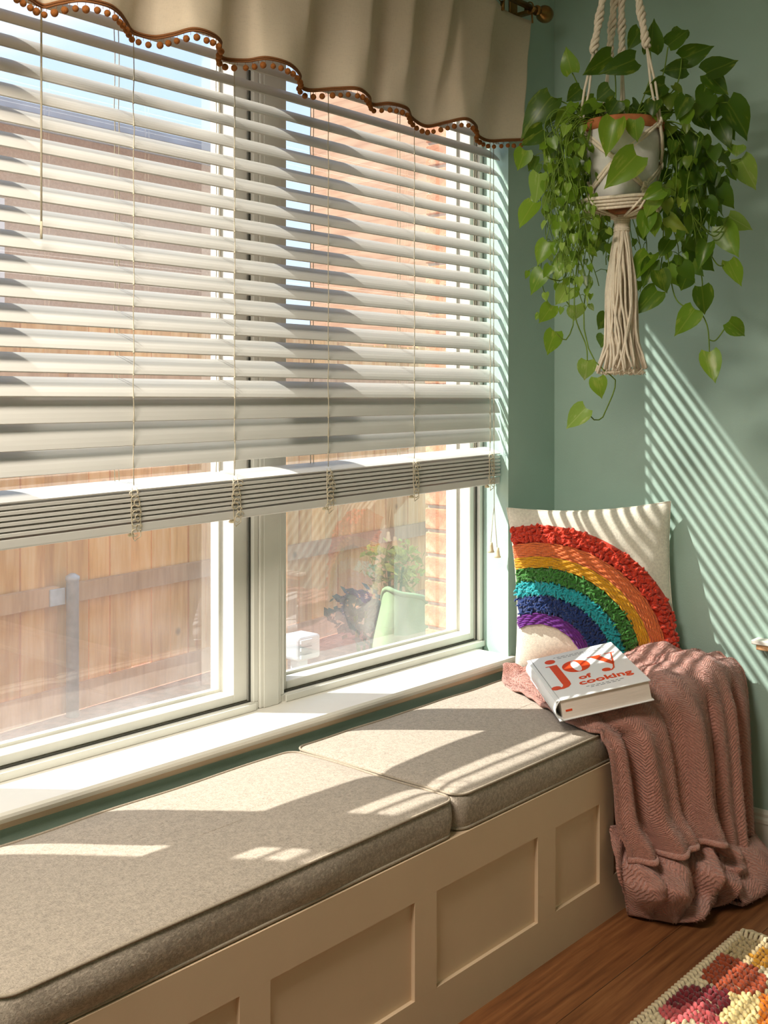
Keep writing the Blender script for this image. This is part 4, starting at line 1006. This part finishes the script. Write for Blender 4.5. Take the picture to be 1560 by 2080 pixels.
# macrame hanger
hang = thing('macrame_hanger', 'cream macrame plant hanger with long fringed tassel', 'plant hanger', (pc.x, pc.y, zz(430)))
toC = -FW.copy()
def around(deg, r, z):                                   # 0 deg faces the camera, + to the right
    a = math.radians(deg); return Vector((pc.x, pc.y, 0)) + (toC * math.cos(a) + RT * math.sin(a)) * r + UP * z
apex = Vector((pc.x, pc.y, 2.92))
def braid(p0, p1, r, strands=3, turns=6, n=60, spread=None):
    b = MB(); d = (p1 - p0); u = d.orthogonal().normalized(); w = d.normalized().cross(u)
    for q in range(strands):
        pts = []
        for k in range(n + 1):
            t = k / n; a = 2 * PI * (turns * t + q / strands); rr = r * (spread(t) if spread else 1)
            pts.append(p0 + d * t + (u * math.cos(a) + w * math.sin(a)) * rr)
        b.tube(pts, r * 0.95, 6)
    return b
TOPA = [-82, 44, 166, 196]; MIDA = [-21, 84, 181, 236]; LOWA = [-68, 24, 120, 205]
ztop, zmid, zlow = zz(264), zz(338), zz(392)
def ends(a, r, z): return around(a, r, z)
K1 = [around(a, R0 + 0.008, ztop) for a in TOPA]; K2 = [around(a, prad(zmid) + 0.007, zmid) for a in MIDA]; K3 = [around(a, prad(zlow) + 0.010, zlow) for a in LOWA]
for k, p in enumerate(K1):
    top = apex + Vector((0.012 * math.cos(k * 1.57), 0.012 * math.sin(k * 1.57), -0.04)); mid = p.lerp(top, 0.30)
    b = MB(); off = RT * 0.006
    for sgn in (-1, 1): b.tube([p + off * sgn * 0.6, p.lerp(mid, 0.5) + off * sgn * (1.1 if k < 2 else .7), mid], 0.0036, 6)
    b.build('support_rope', M['macrame'], hang, True)
    bump_ = lambda t: 1.0 + 0.35 * math.sin(t * 40)
    braid(mid, top, 0.0062, 3, 9, 90, bump_).build('twisted_rope', M['macrame'], hang, True)
def pair(p, q, bow):
    b = MB(); d = (q - p).normalized(); out = ((p + q) / 2 - Vector((pc.x, pc.y, (p.z + q.z) / 2))).normalized(); side = d.cross(out).normalized()
    for sgn in (-1, 1): b.tube([p + side * 0.0015 * sgn, p.lerp(q, .33) + side * 0.0042 * sgn + out * bow, p.lerp(q, .66) + side * 0.0046 * sgn + out * bow, q + side * 0.0015 * sgn], 0.0042, 6)
    return b
def knot(p, r, hole=False):
    b = MB(); out = Vector((p.x - pc.x, p.y - pc.y, 0)).normalized(); side = out.cross(UP)
    if hole:
        b.tube([p + out * 0.003 + side * r * math.cos(a) + UP * r * math.sin(a) for a in [2 * PI * k / 14 for k in range(14)]], r * 0.42, 7, closed=True)
    else:
        for q in range(3): b.tube([p + out * 0.003 * q + side * r * math.cos(a) * 0.9 + UP * (r * 0.8 * math.sin(a) + 0.006 * (q - 1)) + out * r * 0.5 * math.sin(a + q) for a in [2 * PI * k / 12 for k in range(12)]], r * 0.45, 6, closed=True)
    return b
for k in range(4):
    pair(K1[k], K2[k], 0.006).build('net_cord', M['macrame'], hang, True); pair(K1[(k + 1) % 4], K2[k], 0.006).build('net_cord', M['macrame'], hang, True)
    pair(K2[k], K3[k], 0.004).build('net_cord', M['macrame'], hang, True); pair(K2[k], K3[(k + 1) % 4], 0.004).build('net_cord', M['macrame'], hang, True)
    knot(K1[k], 0.007).build('knot', M['macrame'], hang, True); knot(K2[k], 0.0085, True).build('knot', M['macrame'], hang, True); knot(K3[k], 0.008).build('knot', M['macrame'], hang, True)
zneck = zz(436); neck = Vector((pc.x, pc.y, zneck))
for k in range(4):
    b = MB(); p = K3[k]; a = LOWA[k]
    for dq in (-9, -3, 3, 9): b.tube([p, around(a + dq, R1 + 0.030, zz(418)), around(a + dq * 2.0, R1 + 0.016, zz(433)), around(a + dq * 2, 0.045, zz(439)), around(a + dq * 2, 0.016, zz(442))], 0.0036, 6)
    b.build('cradle_cords', M['macrame'], hang, True)
b = MB()
for q in range(4): b.tube([around(a_, R1 + 0.032 - 0.006 * q, zz(412 + 6 * q) + 0.003 * math.sin(math.radians(a_ * 3))) for a_ in range(0, 360, 12)], 0.0050, 6, closed=True)
b.build('cradle_ring', M['macrame'], hang, True)
b = MB()
for q in range(9): b.tube([around(a_, 0.0185 + 0.0012 * math.sin(q), zz(440 + 3.6 * q)) for a_ in range(0, 360, 24)], 0.0042, 6, closed=True)
b.build('neck_wrap', M['macrame'], hang, True)
for q in range(64):
    a = R.uniform(0, 360); rr = math.sqrt(R.uniform(0.05, 1)); zb = zz(752 + R.uniform(-6, 8)); b = MB(); ph = R.uniform(0, 6)
    pts = []
    for k in range(12):
        t = k / 11; z = zz(468) + (zb - zz(468)) * t; r = (0.019 + 0.022 * min(1, t * 2.5) + 0.010 * t + 0.026 * max(0, t - 0.80) / 0.2) * rr
        pts.append(around(a + 14 * math.sin(t * 5 + ph) + 5 * math.sin(t * 13 + ph), r, z))
    b.tube(pts, 0.0036, 5); b.build('tassel_strand', M['macrame'], hang, True)
b = MB()
for q in range(260):
    a = R.uniform(0, 360); rr = math.sqrt(R.uniform(0.1, 1.1)) * 0.062; p = around(a, rr, zz(752 + R.uniform(-4, 6))); e = around(a + R.uniform(-30, 30), rr + R.uniform(-.004, .006), zz(752) - R.uniform(0.004, 0.014)); b.tube([p, e], 0.0011, 4)
tag(b.build('frayed_ends', M['macrame'], hang), kind='stuff')
b = MB(); b.tube([apex + Vector((0.022 * math.cos(a), 0, 0.022 * math.sin(a) - 0.022)) for a in [2 * PI * k / 20 for k in range(20)]], 0.004, 7, closed=True); b.build('hanging_ring', M['brass'], hang, True)
hk = thing('ceiling_hook', 'brass ceiling hook holding the plant hanger', 'hook', (pc.x, pc.y, CEIL))
b = MB(); b.lathe([(0.016, CEIL - 0.006), (0.018, CEIL - 0.001)], (pc.x, pc.y, 0), 16); b.build('plate', M['brass'], hk, True)
b = MB(); b.tube([(pc.x, pc.y, CEIL - 0.004), (pc.x, pc.y, 2.955), (pc.x + 0.012, pc.y, 2.94), (pc.x + 0.014, pc.y, 2.922), (pc.x, pc.y, 2.911), (pc.x - 0.012, pc.y, 2.92)], 0.0035, 7); b.build('hook', M['brass'], hk, True)

# the plant itself
plant = thing('pothos_plant', 'trailing green pothos with heart shaped variegated leaves spilling from the pot', 'plant', (pc.x, pc.y, PT))
def leaf_mesh(m, bend, cup, skew_):
    b = MB(); rows = [(-0.11, 0.30, 0.0), (0.03, 0.43, 0.10), (0.2, 0.475, 0.26), (0.4, 0.45, 0.44), (0.6, 0.345, 0.62), (0.8, 0.19, 0.81), (0.92, 0.07, 0.93)]
    for ye, w, ym in rows:
        for c in (-1, -0.6, 0, 0.6, 1):
            x = c * w + skew_ * ym * ym; y = ym + (ye - ym) * abs(c) ** 1.5; z = cup * abs(c) ** 1.3 * w - bend * y * y + 0.015 * math.sin(9 * y + 3 * c)
            b.v.append((x, y, z))
    n = len(rows)
    for i in range(n - 1):
        for j in range(4): b.f.append((i * 5 + j, i * 5 + j + 1, i * 5 + 6 + j, i * 5 + 5 + j))
    b.v.append((skew_, 1.04, -bend * 1.1)); e = len(b.v) - 1
    for j in range(4): b.f.append(((n - 1) * 5 + j, (n - 1) * 5 + j + 1, e))
    return b.mesh('leaf', m, True)
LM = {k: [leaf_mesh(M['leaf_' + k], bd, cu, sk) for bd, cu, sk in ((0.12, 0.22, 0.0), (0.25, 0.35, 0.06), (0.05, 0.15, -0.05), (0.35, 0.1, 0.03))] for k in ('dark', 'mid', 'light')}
LEAFN = [0]; extra = {k: MB() for k in LM}
def leaf(base, tip, tone, width=0.0, rnd=0.45, nrm=None):
    d = tip - base; L = max(d.length, 0.018); y = d.normalized()
    n = (nrm if nrm is not None else (EYEP - base).normalized()) + Vector((R.gauss(0, 1), R.gauss(0, 1), R.gauss(0, 1))) * rnd * 0.6 + UP * 0.25
    n = (n - y * n.dot(y)); n = n.normalized() if n.length > 1e-4 else y.orthogonal().normalized()
    x = y.cross(n); W = (max(width, 0.70 * L) if width else 0.88 * L) * R.uniform(0.92, 1.05)
    mt = Matrix(((x.x * W, y.x * L, n.x * L, base.x), (x.y * W, y.y * L, n.y * L, base.y), (x.z * W, y.z * L, n.z * L, base.z), (0, 0, 0, 1)))
    me = R.choice(LM[tone])
    if LEAFN[0] < 300: put('leaf', me, plant, mat4=mt); LEAFN[0] += 1
    else:
        eb = extra[tone]; eb.add([mt @ v.co for v in me.vertices], [tuple(p.vertices) for p in me.polygons])
vines = []
fine = MB()
def vine(pts, r=0.0017, main=False):
    if main: vines.append((pts, r))
    else: fine.tube(pts, r, 5)
def pp(px, py, dd=0.0): return at_d(px, py, PD + dd)
def keep(p):                                             # stay clear of the walls
    p.x = min(p.x, XR - 0.03); p.y = min(p.y, WY - 0.04); return p
# leaves read off one by one: base, tip, tone, depth offset
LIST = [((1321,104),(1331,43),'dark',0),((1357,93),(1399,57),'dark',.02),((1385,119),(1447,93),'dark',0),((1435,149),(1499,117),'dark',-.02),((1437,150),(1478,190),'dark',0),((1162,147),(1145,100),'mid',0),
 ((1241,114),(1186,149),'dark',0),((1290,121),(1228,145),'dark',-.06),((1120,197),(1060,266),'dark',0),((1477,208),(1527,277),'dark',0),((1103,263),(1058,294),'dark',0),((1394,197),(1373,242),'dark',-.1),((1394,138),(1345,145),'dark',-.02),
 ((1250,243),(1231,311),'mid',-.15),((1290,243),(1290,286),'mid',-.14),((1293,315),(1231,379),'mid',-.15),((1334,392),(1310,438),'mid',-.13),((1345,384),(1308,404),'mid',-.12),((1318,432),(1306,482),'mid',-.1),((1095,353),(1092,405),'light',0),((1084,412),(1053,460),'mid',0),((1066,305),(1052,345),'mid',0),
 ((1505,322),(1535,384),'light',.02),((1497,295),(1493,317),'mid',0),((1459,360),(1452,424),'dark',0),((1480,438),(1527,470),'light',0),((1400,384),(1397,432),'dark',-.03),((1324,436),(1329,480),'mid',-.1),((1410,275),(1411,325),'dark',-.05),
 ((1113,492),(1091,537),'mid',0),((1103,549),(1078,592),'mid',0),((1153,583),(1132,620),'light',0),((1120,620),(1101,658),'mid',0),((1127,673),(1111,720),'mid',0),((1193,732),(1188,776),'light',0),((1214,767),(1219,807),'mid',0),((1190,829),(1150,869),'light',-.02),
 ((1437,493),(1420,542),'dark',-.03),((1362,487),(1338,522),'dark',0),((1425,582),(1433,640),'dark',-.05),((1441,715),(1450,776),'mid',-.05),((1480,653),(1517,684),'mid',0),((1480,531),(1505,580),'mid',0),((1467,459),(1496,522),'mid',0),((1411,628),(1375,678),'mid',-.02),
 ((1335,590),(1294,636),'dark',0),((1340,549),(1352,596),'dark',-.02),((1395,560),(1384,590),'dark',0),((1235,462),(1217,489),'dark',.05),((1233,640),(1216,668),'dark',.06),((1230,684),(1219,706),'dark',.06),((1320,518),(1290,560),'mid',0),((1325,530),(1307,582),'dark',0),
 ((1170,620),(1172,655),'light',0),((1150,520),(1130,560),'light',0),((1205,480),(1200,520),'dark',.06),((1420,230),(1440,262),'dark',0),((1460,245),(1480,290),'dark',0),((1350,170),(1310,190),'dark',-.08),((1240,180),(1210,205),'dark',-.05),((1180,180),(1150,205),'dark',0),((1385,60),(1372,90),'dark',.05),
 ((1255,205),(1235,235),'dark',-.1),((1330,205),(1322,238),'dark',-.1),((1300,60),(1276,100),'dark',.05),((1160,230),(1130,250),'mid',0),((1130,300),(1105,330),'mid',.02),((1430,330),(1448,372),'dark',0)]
anchors = []
for (b0, t0, tone, dd) in LIST:
    bp = keep(pp(*b0, dd + R.uniform(-.02, .02))); tp = keep(pp(*t0, dd + R.uniform(-.03, .02))); pxl = math.hypot(t0[0] - b0[0], t0[1] - b0[1])
    leaf(bp, tp, tone, min(max(0.8 * pxl, 42), 62) * PD / F_PX, 0.4); anchors.append((bp, b0))
# explicit trailing stems
STEMS = [[(1345,245),(1385,300),(1405,430),(1425,560),(1426,582)],[(1426,582),(1420,620),(1436,660),(1440,690),(1441,715)],[(1440,690),(1455,690),(1480,655)],[(1225,440),(1195,560),(1185,650),(1200,720),(1230,755),(1250,772),(1245,800),(1232,830),(1222,850),(1205,852),(1190,831)],
 [(1190,300),(1150,420),(1138,500),(1128,570),(1165,640),(1150,690),(1127,674)],[(1180,330),(1145,470),(1113,492)],[(1150,470),(1148,560),(1120,567),(1103,551)],[(1185,420),(1170,560),(1168,640),(1190,700),(1193,732)],[(1345,250),(1430,300),(1470,330),(1505,322)],[(1400,430),(1450,480),(1480,440)],
 [(1410,450),(1455,535),(1480,531)],[(1390,420),(1440,470),(1467,459)],[(1350,420),(1345,520),(1340,550)],[(1350,460),(1370,600),(1411,628)],[(1340,300),(1420,340),(1480,305),(1497,297)],[(1296,320),(1306,380),(1316,420)],[(1290,245),(1300,300),(1293,315)],
 [(1285,240),(1340,170),(1357,95)],[(1290,240),(1320,160),(1321,105)],[(1300,240),(1370,180),(1385,120)],[(1320,240),(1420,200),(1435,150)],[(1230,240),(1190,200),(1162,148)],[(1220,240),(1150,210),(1120,197)],[(1310,240),(1430,215),(1477,208)],[(1250,240),(1250,160),(1241,115)]]
for st_ in STEMS:
    P = [keep(pp(x, y, R.uniform(-.03, .03))) for x, y in st_]; vine([catmull(P, k / 18) for k in range(19)], 0.0019, True)
# trailing vines generated from the rim
def runvine(deg, reach, length, tones, sway, lo=0.05, hi=0.075):
    a = math.radians(deg); out = toC * math.cos(a) + RT * math.sin(a); p = around(deg, R0 - 0.02, PT - 0.01); pts = [p.copy()]
    top = p + out * reach * 0.45 + UP * R.uniform(0.01, 0.06); far = p + out * reach - UP * 0.05
    for k in range(1, 6): t = k / 5; pts.append(keep(p * (1 - t) ** 2 + top * 2 * t * (1 - t) + far * t * t))
    q = pts[-1].copy(); L = 0; ph = R.uniform(0, 6); st = 0.02
    while L < length:
        L += st; q = q + Vector((0, 0, -st)) + out * 0.003 * math.sin(L * 22 + ph) + RT * 0.006 * math.sin(L * 17 + ph * 2) * sway
        pts.append(keep(q.copy()))
    vine(pts, 0.0014, True)
    nl = 0
    for k in range(4, len(pts), 2):
        if R.random() < 0.25: continue
        c = pts[k]; th_ = R.uniform(0, 2 * PI); side = RT * math.cos(th_) + FW * math.sin(th_); pet = R.uniform(0.015, 0.045)
        bs = keep(c + side * pet + UP * R.uniform(-0.01, 0.02)); sz = R.uniform(lo, hi) * (1 - 0.3 * k / len(pts))
        tp = bs + side * sz * R.uniform(0.1, 0.5) - UP * sz * R.uniform(0.6, 0.95)
        vine([c, c.lerp(bs, 0.5) + UP * 0.006, bs], 0.0010)
        leaf(bs, keep(tp), R.choice(tones), 0, 0.8); nl += 1
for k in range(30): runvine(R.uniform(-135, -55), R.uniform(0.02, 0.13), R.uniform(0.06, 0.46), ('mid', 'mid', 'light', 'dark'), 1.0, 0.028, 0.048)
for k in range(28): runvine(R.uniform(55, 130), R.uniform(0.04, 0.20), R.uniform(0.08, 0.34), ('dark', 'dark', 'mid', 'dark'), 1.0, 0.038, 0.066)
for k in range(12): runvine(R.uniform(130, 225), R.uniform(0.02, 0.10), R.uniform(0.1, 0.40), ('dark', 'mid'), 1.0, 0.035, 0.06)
# crown over the soil
for k in range(80):
    a = R.uniform(0, 360); r = R0 * math.sqrt(R.uniform(0, 1)); p = around(a, r * 0.8, PT - 0.015); aa = math.radians(a); out = toC * math.cos(aa) + RT * math.sin(aa)
    if math.cos(aa) > 0.5 and r > R0 * 0.5: continue
    h = R.uniform(0.02, 0.11); bs = keep(p + out * R.uniform(0.02, 0.09) + UP * h); sz = R.uniform(0.045, 0.075); th_ = R.uniform(0, 6.28)
    vine([p, p.lerp(bs, 0.5) + UP * 0.02, bs], 0.0015)
    leaf(bs, keep(bs + out * sz * R.uniform(.3, .8) + RT * sz * math.cos(th_) * .5 - UP * sz * R.uniform(-.1, .6)), R.choice(('dark', 'dark', 'mid')), 0, 0.9, UP + toC * 0.6)
# fine thread-like stems hanging at the left
for k in range(46):
    px0 = R.uniform(1112, 1185); py0 = R.uniform(225, 300); ln = R.uniform(90, 330); dd = R.uniform(-.08, .1); ph = R.uniform(0, 6)
    P = [keep(pp(1190, 250, dd * .4)), keep(pp(px0 + 25, py0 - 14, dd))] + [keep(pp(px0 + 9 * math.sin(q * 1.3 + ph), py0 + ln * q / 7, dd)) for q in range(8)]
    vine([catmull(P, q / 26) for q in range(27)], 0.0012, True)
for k in range(90):
    px0 = R.uniform(1105, 1190); py0 = R.uniform(260, 600); px0 += max(0, (py0 - 450) * 0.12)
    bs = keep(pp(px0, py0, R.uniform(-.08, .1))); sz = R.uniform(0.022, 0.042); leaf(bs, keep(bs + RT * sz * R.uniform(-.7, .5) - UP * sz * R.uniform(.4, .9) - FW * sz * .2), R.choice(('mid', 'light', 'mid')), 0, 0.9)
for k in range(70):
    px0 = R.uniform(1350, 1475); py0 = R.uniform(170, 560); 
    if py0 > 480 and px0 > 1440: continue
    bs = keep(pp(px0, py0, R.uniform(-.08, .12))); sz = R.uniform(0.045, 0.078); leaf(bs, keep(bs + RT * sz * R.uniform(-.5, .7) - UP * sz * R.uniform(.4, .9) - FW * sz * .2), R.choice(('dark', 'dark', 'mid')), 0, 0.8)
for k, eb in extra.items():
    if eb.v:
        me = eb.mesh('small_leaves', M['leaf_' + k], True); tag(put('small_leaves', me, plant), kind='stuff')
for P, r in vines:
    b = MB(); b.tube(P, r, 5); b.build('vine_stem', M['stem'], plant, True)
tag(fine.build('leaf_stalks', M['stem'], plant, True), kind='stuff')

# ================================================================== RUG
RX0, RX1, RY0, RY1 = 1.6, 2.805, 0.35, 1.222
rug = thing('area_rug', 'chunky woven wool rug in cream, rust, pink and mustard on the wood floor', 'rug', ((RX0 + RX1) / 2, (RY0 + RY1) / 2, 0))
b = MB(); b.box((RX0, RY0, 0.001), (RX1, RY1 - 0.012, 0.007)); b.build('backing', M['rug_sand'], rug)
def rug_color(x, y):
    u = (2.80 - x); v = (1.21 - y)                       # distance from the far end and from the long edge
    j = R.uniform(-0.008, 0.008); u += j; v += R.uniform(-0.006, 0.006)
    P = [(0.05, 0.03, 'sand'), (0.06, 0.11, 'mustard'), (0.10, 0.03, 'sand'), (0.12, 0.17, 'cream'), (0.17, 0.045, 'rust'), (0.24, 0.05, 'rust'), (0.22, 0.12, 'rust'), (0.19, 0.19, 'sand'), (0.30, 0.015, 'cream'), (0.33, 0.035, 'wine'), (0.40, 0.03, 'wine'), (0.36, 0.09, 'wine'),
         (0.31, 0.15, 'butter'), (0.28, 0.20, 'amber'), (0.42, 0.075, 'pink'), (0.47, 0.04, 'pink'), (0.44, 0.13, 'pink'), (0.38, 0.15, 'butter'), (0.52, 0.03, 'cream'), (0.50, 0.10, 'cream'), (0.49, 0.17, 'cream'), (0.43, 0.22, 'butter'), (0.36, 0.25, 'amber'), (0.55, 0.15, 'sand'), (0.26, 0.27, 'rust'), (0.10, 0.27, 'sand'), (0.18, 0.30, 'mustard'), (0.60, 0.06, 'rust')]
    if u > 0.66 or v > 0.34: q = (int(u / 0.11) * 3 + int(v / 0.09) * 5) % 7; return ('cream', 'rust', 'sand', 'pink', 'mustard', 'cream', 'wine')[q]
    return min(P, key=lambda p: (p[0] - u) ** 2 + 1.4 * (p[1] - v) ** 2)[2]
st_b = {k: MB() for k in RUG}
y = RY1 - 0.024
while y > RY0 + 0.006:
    x = RX0 + 0.008 + R.uniform(0, 0.01)
    while x < RX1 - 0.008:
        c = rug_color(x, y); a = R.uniform(-0.7, 0.7) + 0.6; rot = Matrix.Rotation(a, 3, 'Z')
        st_b[c].ball((x, y + R.uniform(-.002, .002), 0.0085 + R.uniform(-.001, .0025)), 0.0115 + R.uniform(-.0015, .002), 6, 4, (1.15, 0.60, 0.66), rot); x += 0.019 + R.uniform(-.003, .003)
    y -= 0.0128
for k, bb in st_b.items():
    if bb.v: tag(bb.build('wool_stitches', M['rug_' + k], rug, True), kind='stuff')
b = MB()
for x in [RX0 + 0.01 + 0.0165 * q for q in range(73)]:
    b.tube([(x - 0.004, RY1 - 0.020, 0.008), (x, RY1 - 0.012, 0.0165), (x + 0.004, RY1 - 0.001, 0.012), (x + 0.007, RY1 + 0.001, 0.005)], 0.0052, 6)
b.build('whipped_edge', M['rug_cream'], rug, True)
for q in range(68):
    yq = RY1 - 0.016 - 0.0125 * q; b = MB(); dz = R.uniform(0, .006)
    b.tube([(RX1 - 0.012, yq, 0.010), (RX1 + 0.004, yq + R.uniform(-.004, .004), 0.016 + dz), (RX1 + 0.020, yq + R.uniform(-.008, .008), 0.012 + dz), (RX1 + 0.036, yq + R.uniform(-.012, .012), 0.0065)], lambda t: 0.0058 - 0.001 * t, 6); b.build('fringe_tuft', M['rug_cream'], rug, True)

# small white ledge on the right wall, mostly out of the frame
sh = thing('wall_ledge', 'small white wall ledge with dark underside at the right edge', 'shelf', (XR, 1.37, 0.64))
b = MB(); b.box((XR - 0.05, 1.05, 0.668), (XR - 0.0005, 1.385, 0.682)); b.build('ledge_top', M['trim'], sh, bevel=0.003)
b = MB(); b.box((XR - 0.044, 1.06, 0.652), (XR - 0.0005, 1.372, 0.6675)); b.build('ledge_support', M['cedar_rail'], sh, bevel=0.002)
